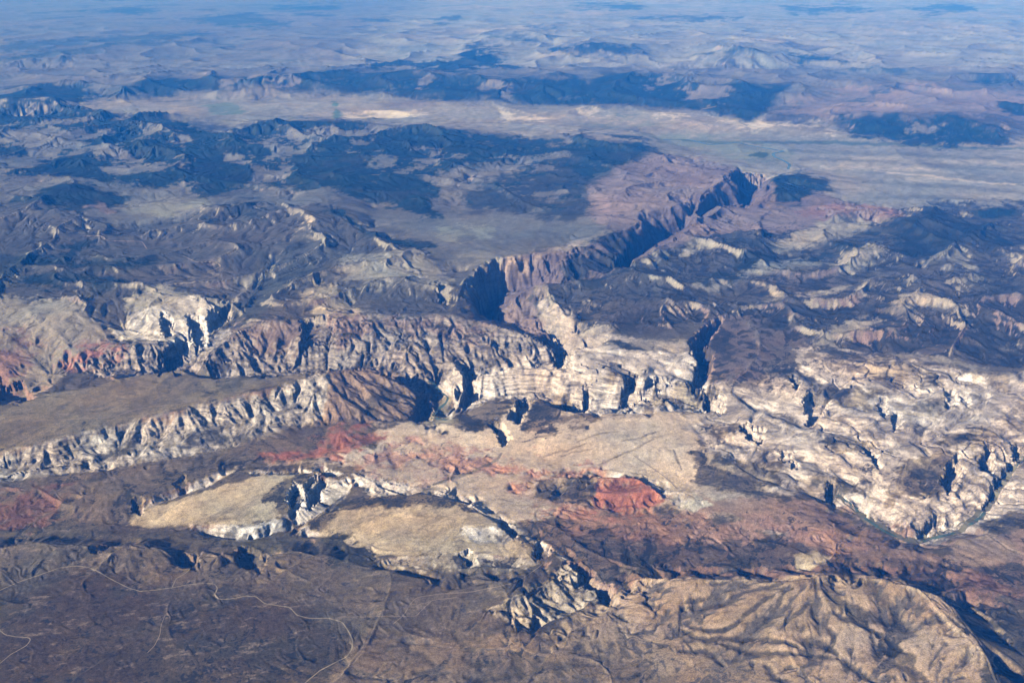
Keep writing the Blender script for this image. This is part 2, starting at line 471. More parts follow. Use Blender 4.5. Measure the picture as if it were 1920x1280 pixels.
paint("640,690 700,682 745,700 790,740 800,780 740,785 640,800 560,800 600,710", (.15,.115,.10), (.25,.185,.16), 0.45, .5, 1.9, .5, .3, 4, 3, 'cliff_terrain')
paint("-400,760 0,757 180,722 330,690 560,698 650,686 560,712 370,760 220,792 0,848 -400,900", (.19,.16,.125), SAGE, 0.35, .35, .5, .05, .9, 3, 2, 'plateau_terrain.001')
paint("-400,880 0,846 80,832 150,812 220,792 300,776 370,759 430,744 490,732 560,712 620,697 600,797 540,806 480,832 400,847 300,864 200,880 80,893 0,905 -400,940", (.29,.255,.225), (.42,.375,.34), 0.5, .4, 1.55, 1.0, .12, 4, 3, 'cliff_terrain')
paint("-400,930 0,908 200,884 400,850 540,812 700,795 780,786 700,830 500,870 420,880 260,945 230,985 -400,1000", (.15,.12,.10), BROWN, 0.42, .4, .7, .1, .8, 6, 5, 'plain_terrain.001')
paint("700,795 790,786 880,770 1000,745 1330,772 1320,830 1300,900 1420,935 1540,945 1640,1010 1500,1010 1300,960 1100,960 960,990 860,930 760,910 620,870 500,870 700,830", (.55,.435,.335), (.52,.415,.325), 0.07, .2, .7, .25, .7, 7, 4, 'basin_terrain', hol=.12)
paint("860,770 895,700 960,685 1060,652 1300,650 1330,720 1340,770 1190,772 1060,768 1000,742 910,750", (.56,.475,.42), (.57,.495,.45), 0.26, .4, .9, 1.0, .2, 4, 3, 'slickrock_terrain')
paint("1330,775 1340,720 1420,715 1490,655 1560,650 1700,672 1900,700 2300,710 2300,960 1900,960 1760,1010 1600,950 1540,930 1450,925 1330,870 1290,800", (.52,.435,.375), CREAM, 0.44, .5, .55, 1.0, .15, 8, 4, 'slickrock_terrain.001')
paint("1280,930 1420,935 1560,945 1640,1000 1760,1040 1900,990 2300,960 2300,1060 1900,1060 1560,1060 1480,1000 1300,960", ROSE, PINK, 0.30, .35, .8, .2, .7, 7, 4, 'basin_terrain')
paint("960,980 1100,955 1300,960 1420,1000 1560,1030 1700,1050 1900,1060 2300,1080 2300,1120 1850,1120 1600,1070 1190,1085 1080,1050", (.115,.085,.072), (.19,.115,.095), 0.62, .5, 1.2, .15, .6, 7, 4, 'scrubland_terrain')
paint("230,990 380,985 560,1000 700,1045 1000,1050 1080,1060 1000,1070 700,1068 560,1040 420,1020 200,1010 -400,1012 -400,960 100,960", (.105,.092,.072), DSAGE, 0.55, .4, .6, .1, .8, 8, 5, 'scrubland_terrain')
paint("-400,1016 0,1016 240,1018 330,1030 420,1030 520,1030 700,1062 1000,1068 1060,1056 1100,1130 1000,1190 900,1200 700,1180 640,1140 460,1100 300,1100 100,1070 -400,1110", (.135,.11,.092), BROWN, 0.32, .7, .9, .15, .8, 8, 6, 'bench_terrain')
paint("-400,1110 0,1100 150,1062 300,1105 460,1110 600,1150 680,1200 620,1280 500,1480 -400,1480", (.074,.056,.040), BROWN, 0.38, .45, .8, .1, .8, 24, 22, 'bench_terrain')
paint("620,1280 690,1180 900,1205 1000,1190 1060,1200 1200,1230 1700,1300 2000,1480 500,1480", (.20,.155,.125), LTAN, 0.2, .5, 1.0, .15, .8, 10, 8, 'foothill_terrain', hol=.8)
paint("1000,1190 1100,1135 1190,1084 1400,1080 1530,1072 1620,1072 1770,1112 1800,1150 1840,1210 1880,1300 1900,1480 1500,1480 1200,1240 1060,1215", (.32,.24,.18), LTAN, 0.1, .45, 1.4, .1, .92, 4, 3, 'hill_terrain.001', hol=1.0)
paint("1780,1115 1850,1120 2300,1100 2300,1480 1920,1480 1880,1300 1840,1205 1800,1150", DARK, BROWN, 0.55, .6, 1.0, .1, .8, 12, 9, 'scrubland_terrain.001')
paint("900,1140 960,1120 1010,1085 1060,1050 1100,1070 1150,1105 1100,1132 1030,1165 1000,1190 930,1160", (.15,.125,.10), (.40,.33,.26), 0.62, .8, 1.8, .6, .2, 4, 3, 'hill_terrain.002')

# --- tan mesas, hogbacks and cliffs of the near ground
paint("230,985 250,962 330,940 380,922 450,898 560,876 605,882 600,900 560,935 540,965 480,975 360,985", TAN, CREAM, 0.05, .15, .4, .1, .7, 3, 2, 'mesa_terrain')
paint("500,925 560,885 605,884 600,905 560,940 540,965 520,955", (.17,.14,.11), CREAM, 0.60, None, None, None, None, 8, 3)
paint("540,965 560,925 592,896 610,886 665,905 640,930 600,960 560,985", (.62,.56,.47), WHITE, 0.35, .4, 1.3, .6, .1, 3, 2, 'cliff_terrain.001')
paint("360,985 450,984 540,968 556,985 520,996 460,1010 420,1003", (.40,.34,.27), WHITE, 0.6, .3, 1.4, .7, .1, 3, 2, 'cliff_terrain.001')
paint("255,962 300,928 345,912 385,895 415,880 440,880 420,893 395,908 350,922 305,938 270,955", (.55,.46,.35), CREAM, 0.45, .3, .8, .4, .1, 2, 2, 'cliff_terrain.002')
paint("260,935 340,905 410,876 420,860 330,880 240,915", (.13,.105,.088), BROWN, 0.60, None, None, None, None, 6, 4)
paint("560,1000 560,985 600,963 680,938 760,920 830,926 880,943 960,985 1005,1030 1000,1045 860,1036 700,1046 660,1000 600,1005", TAN, CREAM, 0.06, .15, .4, .1, .7, 3, 2, 'mesa_terrain.001')
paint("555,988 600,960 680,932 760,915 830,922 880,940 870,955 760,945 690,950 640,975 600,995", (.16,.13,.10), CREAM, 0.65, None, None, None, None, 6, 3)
paint("610,975 640,955 690,953 680,965 640,990 615,985", TAN, CREAM, 0.05, None, None, None, None, 5, 2)
paint("860,955 900,950 965,990 1005,1028 985,1025 930,975", (.16,.13,.10), CREAM, 0.65, None, None, None, None, 7, 3)  # dark end: the mesa's cast shadow put into the colour, with brush
paint("845,995 870,985 950,985 968,1005 940,1015 880,1012", (.58,.52,.44), WHITE, 0.45, .3, .8, .5, .1, 4, 2)
paint("700,1046 780,1040 860,1036 940,1042 1010,1044 1020,1058 960,1064 880,1064 800,1066 720,1062", (.34,.275,.215), (.5,.43,.35), 0.6, .3, .8, .4, .2, 3, 2, 'cliff_terrain.003')
paint("555,992 565,984 580,990 610,1000 570,1003", CREAM, CREAM, 0.1, None, 1, .3, .1, 2, 1)
paint("600,1004 650,1000 690,1030 720,1046 680,1058 620,1050", (.085,.08,.06), SAGE, 0.6, rag=6)
paint("645,1012 660,1005 668,1012 660,1020 678,1015 682,1024 668,1026 655,1022", TAN, TAN, 0.0, rag=1, soft=1)
paint("440,872 500,878 560,868 640,870 700,890 760,908 740,922 690,912 640,900 600,884 520,888 450,886", (.22,.18,.145), WHITE, 0.5, .5, 1.6, .5, .4, 6, 2, 'ridge_terrain')
paint("660,900 690,890 760,910 770,920 700,925", WHITE, WHITE, 0.25, .6, 1.8, .5, .1, 4, 2, 'ridge_terrain')
paint("760,915 800,908 840,915 880,930 940,960 1000,998 1066,1042 1058,1050 985,1008 920,972 860,940 820,925", (.36,.30,.235), CREAM, 0.45, .5, 1.5, .4, .3, 2, 1.5, 'ridge_terrain')

# --- red beds
paint("950,872 1110,882 1270,915 1310,960 1200,985 1050,985 960,935", (.36,.225,.175), ROSE, .15, rag=18, soft=10, amt=.6)
paint("700,830 860,838 940,870 900,900 780,890 690,870", (.38,.25,.20), ROSE, .12, rag=18, soft=10, amt=.6)
for k, (s, c) in enumerate((
    ("500,855 560,838 620,815 700,808 726,812 722,830 680,845 620,858 540,862", RED), ("0,925 60,915 130,925 120,955 60,985 0,985 -60,970", DRED),
    ("1105,900 1140,890 1200,893 1250,925 1268,948 1200,965 1150,965 1112,945 1100,920", (.34,.12,.085)),
    ("980,905 1050,900 1020,925 975,920", (.38,.195,.15)), ("930,875 1000,868 1080,880 1110,888 1030,896 960,890", (.44,.215,.15)),
    ("1010,948 1060,942 1090,955 1060,972 1010,965", (.38,.195,.15)), ("790,852 860,845 910,860 880,885 820,875", (.42,.235,.175)), ("720,840 770,838 790,855 740,870 700,858", (.40,.235,.18)),
    ("1300,975 1400,965 1440,985 1400,1010 1330,1000 1290,990", (.36,.22,.175)), ("1470,990 1560,1000 1640,1030 1560,1035 1480,1010", (.36,.215,.17)),
    ("1150,985 1230,965 1300,975 1260,1010 1180,1015", (.25,.155,.125)), ("1780,1060 1860,1075 1910,1110 1860,1125 1800,1095", (.20,.12,.105)),
    ("0,630 40,615 70,640 50,690 20,720 -80,720 -80,640", (.24,.14,.125)), ("120,680 190,650 210,655 180,668 135,690", (.36,.15,.12)), ("440,612 560,605 590,612 560,640 500,645 440,630", (.18,.125,.11)))):
    paint(s, c, tuple(a * .95 for a in c), 0.12, .7, 1.7, .3, .4, 15, 9, 'badlands_terrain.%03d' % (k + 1), amt=.9)
paint("990,900 1050,893 1120,895 1105,925 1112,950 1060,940 1000,935", (.12,.095,.08), BROWN, .65, rag=6)
paint("1240,930 1300,920 1330,945 1270,955", (.55,.48,.38), CREAM, .1, .6, 1.6, .4, .3, 5, 2)
paint("1150,885 1230,882 1290,905 1300,935 1255,925 1200,890", (.48,.38,.28), CREAM, .1, .5, 1.4, .3, .4, 8, 3)

# --- white sandstone: knob, cuts, tables
paint("180,598 230,612 250,590 285,575 330,555 400,565 432,580 400,610 390,640 300,640 220,628", (.62,.54,.42), WHITE, .30, .5, .9, .6, .1, 4, 2, 'slickrock_terrain.002')
paint("985,815 1000,760 1065,768 1175,776 1100,792 1020,805", (.21,.165,.135), LTAN, .60, rag=8)
paint("780,790 860,775 930,735 985,740 930,800 860,805", (.20,.16,.13), LTAN, .55, rag=7)
paint("1000,745 1040,738 1070,742 1070,766 1000,775 985,765", (.15,.12,.10), LTAN, .6, rag=4)
paint("1190,760 1230,725 1280,728 1340,722 1300,765 1250,758 1215,775", (.13,.105,.09), LTAN, .6, rag=5)
paint("1200,740 1195,750 1240,772 1290,760 1230,762", CREAM, CREAM, .1, rag=3)
paint("1060,652 1180,655 1300,652 1300,640 1150,640 1080,645", (.07,.07,.058), SAGE, .6, rag=4)
paint("1180,640 1300,640 1295,652 1230,655", LTAN, LTAN, .1, rag=3)
for s in ("1560,750 1590,730 1640,722 1680,715 1640,745 1590,762", "1700,700 1800,690 1890,705 1900,735 1850,720 1780,708 1720,712", "1290,850 1330,830 1400,868 1480,850 1470,900 1420,925 1350,900",
          "1320,800 1380,795 1400,810 1340,815", "1480,880 1560,890 1620,920 1560,900 1490,900", "1670,880 1720,850 1790,850 1770,900 1760,935 1700,930 1650,955 1680,920",
          "1760,830 1860,800 1900,820 1830,850 1780,845", "1620,690 1700,680 1760,690 1700,705 1650,712", "1780,890 1850,900 1860,920 1800,915", "1840,980 1910,960 1920,985 1850,1000", "1560,665 1640,668 1700,676 1640,684 1570,680", "1440,640 1490,650 1500,680 1450,690"):
    paint(s, (.135,.11,.092), LTAN, .62, rag=9)
paint("1180,690 1200,700 1150,718 1120,722", (.15,.12,.10), LTAN, .6, rag=3)
paint("1320,835 1380,812 1420,825 1430,845 1390,858 1330,848", CREAM, CREAM, .2, 1., 1.8, .9, .1, 5, 2)
paint("1490,1040 1530,1028 1555,1045 1550,1058 1500,1058", TAN, TAN, .03, rag=4)
paint("1790,1010 1860,1000 1910,1015 1900,1045 1830,1060 1780,1040", (.30,.225,.185), ROSE, .25, rag=5)
paint("1660,560 1725,536 1760,550 1830,590 1770,580 1725,560 1690,575", (.38,.33,.27), LTAN, .12, rag=6, soft=6)
paint("1520,500 1640,450 1660,465 1600,500", (.37,.31,.25), LTAN, .15, rag=6, soft=6)
paint("1730,490 1780,462 1800,475 1830,495 1790,490", (.38,.33,.27), LTAN, .12, rag=5, soft=5)
paint("1440,560 1560,533 1600,530 1560,545 1460,565 1350,580", (.34,.28,.225), LTAN, .1, rag=4, soft=3)
paint("1560,600 1640,580 1660,595 1600,625 1540,640", (.30,.255,.205), LTAN, .1, rag=6)
paint("1640,655 1720,655 1790,670 1850,690 1900,705 1840,700 1750,682 1700,672", (.27,.24,.21), LTAN, .1, rag=5)
paint("1300,535 1400,490 1480,480 1560,470 1540,485 1440,510 1380,525 1340,545", (.29,.25,.21), LTAN, .08, rag=5)
paint("1440,450 1560,400 1680,400 1640,420 1560,450 1480,470 1420,440", (.33,.275,.22), LTAN, .12, rag=7)
paint("1480,395 1560,380 1660,385 1700,400 1640,410 1560,405", (.28,.15,.125), PURP, .12, .9, 1.6, .3, .3, 5, 2)
paint("1280,460 1340,450 1340,460 1280,472", (.32,.27,.215), LTAN, .1, rag=6)
# left middle
paint("0,560 80,555 160,560 190,600 120,630 60,610 0,600", (.33,.27,.21), ROSE, .2, rag=10)
paint("230,560 300,535 360,545 340,560 280,575 240,590", (.33,.28,.225), LTAN, .08, rag=6)
paint("560,545 620,530 650,560 680,590 640,600 590,585 570,565", (.41,.325,.235), ROSE, .08, rag=5)
paint("640,480 720,470 800,480 840,510 830,540 760,520 700,540 640,520", (.30,.25,.20), LTAN, .15, rag=9, soft=6)
paint("880,520 920,490 1000,470 1020,482 1000,495 940,500 920,515 890,550 870,545", (.40,.31,.245), ROSE, .05, rag=3)
paint("1010,475 1080,450 1150,430 1130,445 1060,470", (.36,.28,.225), ROSE, .05, rag=4)
paint("930,580 980,560 1010,585 1050,630 1080,640 1060,660 1000,625 950,600", (.26,.155,.145), PURP, .1, .8, 1.5, .4, .2, 4, 2)
paint("1005,535 1030,560 1070,580 1085,610 1070,640 1110,620 1150,620 1120,650 1080,655 1040,640 1010,590", (.36,.29,.245), (.40,.325,.275), .25, .8, 1.6, .5, .2, 4, 3)
paint("500,480 510,485 470,530 440,570 400,600 385,600 440,550 470,510", (.36,.29,.235), LTAN, .15, rag=4, soft=2)
paint("470,470 560,470 600,500 560,540 480,600 440,600 480,530", (.075,.072,.066), LTAN, .5, rag=12, soft=8)
paint("300,500 400,490 440,510 430,560 360,540 300,530", (.17,.135,.12), PURP, .4, rag=8, soft=5)
# light valley floors
paint("820,425 920,430 920,445 840,450 820,440", (.26,.235,.185), LTAN, .06, rag=9)
paint("230,385 300,370 400,372 380,385 300,400 240,400", (.245,.22,.175), LTAN, .06, rag=9)
paint("470,310 540,305 545,320 500,340 465,345", (.34,.235,.205), ROSE, .1, rag=6)
for s in ("650,212 760,208 800,215 740,222 640,222", "940,208 960,218 1020,216 1010,222 950,224", "1090,195 1120,200 1140,212 1100,220 1085,205", "1240,205 1300,215 1290,222 1230,215", "1400,230 1440,232 1420,245 1390,240", "1320,212 1400,222 1480,225 1580,240 1560,250 1480,235 1380,230"):
    paint(s, (.66,.61,.53), WHITE, .0, .5, 1, .1, .5, 8, 3, amt=.55)
paint("1060,225 1180,230 1300,255 1420,262 1480,290 1440,310 1380,290 1280,275 1150,240", (.17,.19,.13), SAGE, .12, rag=12, soft=6, amt=.6)
paint("1405,292 1425,285 1442,290 1430,296", (.06,.085,.05), SAGE, .2, rag=2, soft=1)
paint("380,195 450,192 450,208 390,212", (.19,.21,.15), SAGE, .12, rag=7, soft=3)
paint("622,190 632,190 640,215 628,222", (.12,.17,.11), SAGE, .12, rag=3, soft=2)
for k, s in enumerate(("1100,345 1200,320 1260,290 1330,300 1385,322 1350,345 1300,380 1210,395 1200,420 1100,400",)):
    paint(s, (.29,.20,.18), (.16,.112,.112), .16, 1., 1.2, .2, .4, 6, 3)

paint("800,712 815,713 850,742 845,792 800,792 804,768 826,748", (.27,.23,.175), LTAN, .15, .1, .2, .1, .9, 3, 2)
paint("812,727 832,706 850,689 866,691 874,710 873,738 856,765 844,784 834,780 850,752 846,738", CREAM, CREAM, .08, .15, .5, .8, .2, 1.5, 1.5, 'slickrock_terrain.003')
# --- brush in gullies and washes, tracks of water
VEIN = (.095, .08, .066)
for q in ("0,520 100,515 220,500 290,460 400,420 500,400 560,390", "330,590 400,530 470,480 520,455", "390,660 450,610 510,560 540,490 590,430 620,420", "550,650 600,600 660,550 710,500", "50,625 130,645 220,650 300,620 330,590",
          "0,640 60,680 130,705 230,695 330,690 450,700 560,720 650,750", "860,545 900,580 980,600 1060,640 1130,680 1200,720 1260,770", "830,640 850,700 840,760 880,800",
          "200,720 320,750 400,770 560,790 700,790", "0,770 100,760 180,800 230,850", "470,850 500,900 560,940", "890,800 960,860 1050,920 1130,960", "740,540 770,600", "20,490 70,475 120,470", "660,770 760,800 880,810"):
    stroke(q, 3.2, VEIN, .35, 24, .95, 1280, 960)
for q in ("740,370 790,410 840,460 900,510 980,550 1060,570 1200,600 1290,640", "1040,370 1100,440 1160,500 1230,570", "1110,740 1180,760 1230,790 1290,800 1310,860", "1220,830 1290,880 1370,920", "700,700 760,720 830,740"):
    stroke(q, 7, VEIN, .35, 30, .85, 1280, 960)
for q in ("370,720 380,770 450,800 520,840", "650,690 690,750 740,780 690,800", "700,820 760,840 830,850 900,830", "950,780 990,830 1010,880 960,910", "420,890 520,900 600,890", "60,640 160,700 240,690", "1080,900 1180,860 1300,850 1420,860", "700,920 800,935 900,925 1000,900", "1340,740 1380,790 1410,800"):
    stroke(q, 4.5, VEIN, .3, 12, .8, 640, 960)
for q in ("1130,650 1200,620 1290,600 1380,570", "1450,690 1530,650 1600,620 1680,590 1760,545", "1870,610 1890,660 1915,720", "1240,640 1310,615 1420,600", "1330,560 1450,520 1560,500", "1020,560 1120,530 1240,510", "1580,560 1680,540 1780,500"):
    stroke(q, 1.2, (.19,.15,.12), .5, 6, .6, 640, 640)
stroke("900,630 880,660 820,690 730,730 620,770 520,800", 2.4, (.17,.15,.125), .3, 4, .8, 640, 640)
stroke("1280,262 1340,266 1420,268 1500,266 1570,266 1640,270 1720,272 1800,276 1920,280", 2.0, (.09,.12,.085), .2, 0, .8)
stroke("1640,320 1720,328 1800,338 1860,345 1940,345", 1.6, (.55,.48,.40), 0, 0, .7)
for q in ("1500,300 1620,300 1760,312 1920,318", "1560,330 1680,345 1800,350 1920,362", "1700,290 1820,296 1920,300", "1480,282 1600,286 1720,290", "1640,372 1760,368 1880,378"):
    stroke(q, 3.0, (.16,.14,.12), .3, 0, .55)
for q in ("1540,312 1700,318 1840,326", "1600,296 1760,302 1920,308", "1700,335 1840,342", "880,232 1000,236 1100,245 1200,255"):
    stroke(q, 3.5, (.38,.335,.295), 0, 0, .6)
for q in ("1340,470 1400,465 1480,450", "340,650 300,620 280,600", "820,330 760,340"): pass
for q, w_, d_ in (("1400,745 1450,770 1500,790 1580,800 1640,840 1650,872", 5, 70), ("1560,765 1600,748 1640,762 1700,748 1760,722", 5, 80), ("1700,802 1660,792 1600,802", 4, 60), ("1890,845 1840,872 1812,902 1800,925", 5, 80), ("1500,690 1540,720 1530,745", 4, 60), ("1780,760 1740,790 1720,830 1740,850", 5, 70), ("1660,700 1690,720 1720,730", 4, 50),
                  ("1850,740 1820,770 1780,800", 5, 70), ("1440,850 1500,850 1560,870 1600,900", 4, 50), ("1380,735 1420,760 1410,790", 4, 60), ("1640,830 1700,830 1760,815", 4, 55), ("1840,930 1800,950 1770,985", 4, 70), ("1600,700 1560,735 1545,760", 4, 60)):
    stroke(q, w_, (.24,.195,.155), .55, d_, .45)
stroke("1642,880 1640,910 1630,935 1618,962 1650,985", 4, (.66,.57,.46), 0, 10, .8)
for q in ("1500,668 1560,672 1620,690 1600,705 1540,690", "1430,800 1480,790 1500,810 1450,822", "1700,760 1760,745 1800,760 1740,780", "1560,830 1600,815 1640,822 1600,845", "1860,770 1920,760 1920,800 1880,800", "1380,720 1440,705 1450,725 1400,740", "1500,905 1560,900 1580,915 1520,925", "1590,860 1640,870 1620,885"):
    paint(q, (.17,.14,.115), LTAN, .55, rag=13, soft=4, amt=.85)
# --- dark pine and juniper woods
def wood(s, obj, rag=6, soft=3.5, amt=1.0, g=WOOD):
    rag = rag * 1.2 + 1
    paint(s, (.07,.068,.058), None, .5, rag=rag * 2.2, soft=12, amt=.45)
    paint(s, g, tuple(a * 2.2 for a in g), .35, None, None, 0, .95, rag, soft, obj, amt)
WN = 'woodland'
for q in ("0,90 40,76 130,74 300,65 390,59 400,66 300,76 150,84 60,97 0,104", "330,35 400,28 470,28 550,40 540,50 470,52 400,45", "-60,108 60,100 140,90 230,78 200,92 90,108 -60,122", "360,82 420,84 480,76 430,90",
          "660,42 720,37 735,42 680,47", "810,40 860,33 850,41 820,45", "1070,10 1180,6 1205,16 1120,17", "990,50 1060,46 1050,53", "1180,35 1280,29 1390,33 1380,38 1250,40", "1470,15 1560,12 1640,20 1560,26 1480,24", "1700,15 1800,5 1830,20 1740,25",
          "500,18 560,8 640,12 620,22 540,24", "150,22 230,12 300,16 240,28", "1560,128 1640,126 1700,134 1600,136", "1640,166 1690,160 1700,168 1660,170", "1580,185 1640,183 1630,190"):
    paint(q, (.06,.07,.065), (.10,.10,.09), .3, rag=5, soft=3, amt=.9)
wood("200,178 250,160 290,145 320,141 440,146 520,139 600,131 640,132 760,134 850,141 880,140 960,142 1080,141 1105,152 1130,139 1180,134 1250,142 1330,160 1400,154 1485,160 1460,180 1440,200 1430,216 1400,224 1350,214 1290,204 1240,200 1180,200 1100,192 1000,192 880,190 800,182 760,180 700,172 640,174 600,168 500,162 450,166 380,166 300,178", WN, 2)
for s in ("905,156 925,146 922,156", "930,158 945,158 962,186 945,188 936,172", "1215,160 1250,145 1255,150 1230,162", "1285,180 1320,158 1365,165 1340,182 1310,190", "1262,158 1290,152 1300,165 1270,168", "480,142 560,146 540,152 470,150", "430,158 520,160 500,172 420,170", "780,150 810,146 800,160 785,165"):
    paint(s, (.24,.19,.165), ROSE, .2, rag=7, soft=2.5, obj='far_mountain', amt=.85)
wood("-80,176 0,174 60,165 120,150 150,156 200,175 150,186 80,190 0,193 -80,195", WN + '.001', 5)
wood("690,120 760,115 850,115 870,97 890,93 900,98 940,97 935,110 980,120 960,128 900,130 840,138 820,130 760,128 700,128", WN + '.002', 5)
wood("910,69 950,64 1020,63 1045,65 980,70", WN + '.002', 2); wood("1036,93 1110,83 1160,87 1215,94 1150,97 1080,97", WN + '.002', 3)
wood("1305,99 1350,92 1380,89 1420,91 1465,97 1440,100 1415,106 1400,99 1370,104 1350,101", WN + '.003', 2); wood("1480,98 1550,103 1590,112 1540,120 1500,118", WN + '.003', 4)
wood("1560,232 1580,222 1610,225 1630,212 1650,222 1680,215 1700,228 1750,220 1790,214 1830,230 1870,240 1890,260 1870,276 1780,273 1700,266 1640,259 1600,251", WN + '.004', 4)
paint("1690,240 1770,233 1740,243 1700,246", (.20,.165,.14), ROSE, .2, rag=4, soft=2)
wood("1870,190 1925,200 1925,215 1880,205", WN + '.004', 4); wood("1820,140 1920,150 1920,158 1850,152", WN + '.004', 3)
wood("-150,198 0,194 60,188 140,199 200,211 220,224 300,217 330,219 370,229 400,243 420,256 440,240 470,232 520,228 600,225 690,224 700,238 780,235 870,243 940,250 1000,258 1060,262 1085,248 1120,258 1200,260 1232,280 1190,295 1160,310 1110,335 1095,355 1102,388 1080,405 1000,395 960,393 900,388 870,375 885,360 910,350 880,342 920,335 960,325 985,312 970,310 920,308 880,310 830,325 790,335 815,345 832,365 815,385 825,400 790,405 750,390 700,380 640,365 600,355 540,362 500,348 440,358 400,366 350,362 330,345 300,357 240,350 180,342 130,333 60,334 0,330 -150,330", 'woodland.005', 5, amt=.97)
def glade(s, c=(.175,.152,.135), rag=10):
    paint(s, c, ROSE, .08, rag=rag, soft=1.8, obj='mountain')
for s in ("-100,248 60,235 95,225 150,215 165,222 110,235 100,245 140,255 190,247 205,245 190,260 150,275 100,295 60,310 0,328 -100,330 -100,300 40,285 30,275 -100,268", "45,205 85,205 80,216 60,213",
          "260,255 290,240 320,240 300,255 270,262", "180,286 210,275 240,285 262,292 230,300 200,292", "400,240 430,252 450,234 440,250 420,259 405,250",
          "460,262 530,252 600,245 690,232 735,238 660,252 570,262 545,270 590,275 560,290 520,300 500,295 520,275 470,268", "190,312 240,300 300,310 340,305 370,312 300,318 200,322", "310,265 350,262 340,275 320,270",
          "0,330 60,333 130,332 200,340 250,350 320,356 345,345 360,362 260,365 160,345 60,340 -100,345 -100,328", "780,275 830,281 862,288 835,296 800,315 775,318 700,330 720,318 790,300 825,288", "660,262 715,255 690,270 655,280", "470,315 545,302 548,322 500,343 462,350",
          "870,322 940,302 1000,292 1056,283 1030,292 995,300 975,310 935,320 860,336 830,345 822,335", "1000,315 1030,310 1010,318", "430,298 470,292 460,302", "95,262 130,268 120,280 90,275", "700,300 740,296 735,308 705,310", "940,345 990,340 985,348 945,352", "1010,365 1060,360 1050,372 1015,372"):
    glade(s)
paint("1000,300 1100,335 1090,400 900,390 880,360 960,330", (.12,.09,.075), ROSE, .4, rag=22, soft=6, amt=.3)
wood("20,373 70,358 110,343 130,345 170,345 200,362 238,373 215,390 222,404 195,400 180,385 150,395 130,385 95,388 80,372", 'woodland.006', 4)
paint("160,385 195,378 222,402 200,404 180,388", (.22,.15,.13), ROSE, .2, rag=4, soft=2)
wood("0,485 60,480 100,470 150,450 175,452 160,465 140,475 150,488 190,482 200,495 240,490 290,485 280,500 240,510 200,512 100,500 80,506 0,506 -80,506 -80,488", 'woodland.007', 5, g=(.012,.02,.018))
wood("-80,508 60,506 120,512 200,515 260,520 270,530 180,540 140,535 115,550 90,540 60,530 -80,526", 'woodland.007', 5, g=(.012,.02,.018))
wood("1445,331 1480,325 1540,335 1556,350 1530,365 1500,385 1455,375 1450,350", 'woodland.008', 4)
wood("1360,450 1420,440 1450,455 1482,485 1430,490 1410,510 1370,525 1310,522 1380,485 1400,465", 'woodland.009', 7, g=(.02,.024,.021))
wood("1640,430 1700,402 1750,385 1790,400 1870,420 1912,440 1900,465 1820,455 1760,482 1700,486 1672,462 1690,445", 'woodland.010', 7, g=(.018,.022,.02))
wood("1560,480 1620,455 1600,450 1680,440 1640,432 1540,465 1510,480", 'woodland.010', 6, g=(.02,.024,.021))
wood("1820,392 1925,393 1925,406 1850,405", 'woodland.010', 3)
wood("610,392 640,388 690,428 680,432 640,405", 'woodland.011', 3); wood("690,432 760,450 800,455 815,462 760,460 720,450", 'woodland.011', 4)
wood("430,382 480,380 500,392 440,400 400,410 370,405 400,392", 'woodland.011', 6, g=(.024,.028,.025))
wood("1110,450 1140,440 1180,450 1190,480 1160,500 1100,520 1060,515 1040,490 1100,478 1160,462", 'woodland.012', 5, g=(.02,.022,.022))
wood("1150,505 1200,500 1160,520 1120,535 1080,540 1090,525", 'woodland.012', 4, g=(.024,.026,.022))
for s, c in (("1570,620 1660,610 1760,600 1840,620 1800,650 1700,655 1600,650", (.045,.042,.038)), ("1400,560 1500,565 1620,555 1660,575 1560,600 1450,590", (.05,.047,.042)), ("1840,540 1920,520 1920,640 1850,640 1810,600", (.055,.05,.045)), ("1300,580 1380,570 1350,600 1300,610 1160,620 1180,590", (.05,.047,.042)),
             ("1420,530 1500,505 1600,500 1560,530 1460,545", (.13,.10,.09)), ("620,600 760,590 860,590 940,610 900,640 800,620 700,620 640,640", (.04,.042,.038))):
    paint(s, c, PURP, .62, rag=9, soft=5)
print('paint', round(time.time() - T0, 1))

# ------------------------------------------------------------------ relief: ridges, gullies, terraces, side canyons
def ridged(lam0, octs, seed):
    out = np.zeros((NR, NC), F32); w = np.ones((NR, NC), F32)
    wx = perlin(X / 5200, Y / 5200, seed + 50) * 900; wy = perlin(X / 5200, Y / 5200, seed + 60) * 900
    lam = lam0; amp = 1.0
    for k in range(octs):
        fade = sstep(3.0, 8.0, lam / ROWM)
        if fade.max() > 0:
            a = np.nonzero(fade > 0)[0]; s = slice(a[0], a[-1] + 1)
            n = 1 - np.abs(perlin((X[s] + wx[s]) / lam, (Y[s] + wy[s]) / lam, seed + k)) * 1.7
            n = n * np.maximum(n, 0)
            out[s] += (n - 0.45) * amp * w[s] * fade[s, None]
            w[s] = np.clip(n * 1.3, 0.1, 1)
        lam *= 0.5; amp *= 0.44
    return out
RG = ridged(2600, 7, 201)
FAR = sstep(26000, 60000, ys)[:, None]
RGF = ridged(5200, 6, 231)
ROUGH = blur(ROUGH, 5)
CANY = blur(np.isin(OBJ, [OBJECTS.index(q) for q in ('canyon_terrain', 'bluff_terrain')]).astype(F32), 5)
CLF = blur(np.isin(OBJ, [OBJECTS.index(q) for q in ('cliff_terrain', 'slickrock_terrain', 'slickrock_terrain.001', 'cliff_terrain.001', 'cliff_terrain.002')]).astype(F32), 4)
jag = CANY * 2.4 + CLF * .45
II, JJ = np.meshgrid(np.arange(NR), np.arange(NC), indexing='ij')
BASEW = sample(BASE, II + jag * .8 * (NA + .12 * NE), JJ + jag * (np.roll(NA, 211, 1) + .15 * np.roll(NE, 97, 1)))
Z = BASEW + ROUGH * (RG * 88 * (1 - FAR) + RGF * 400 * FAR)

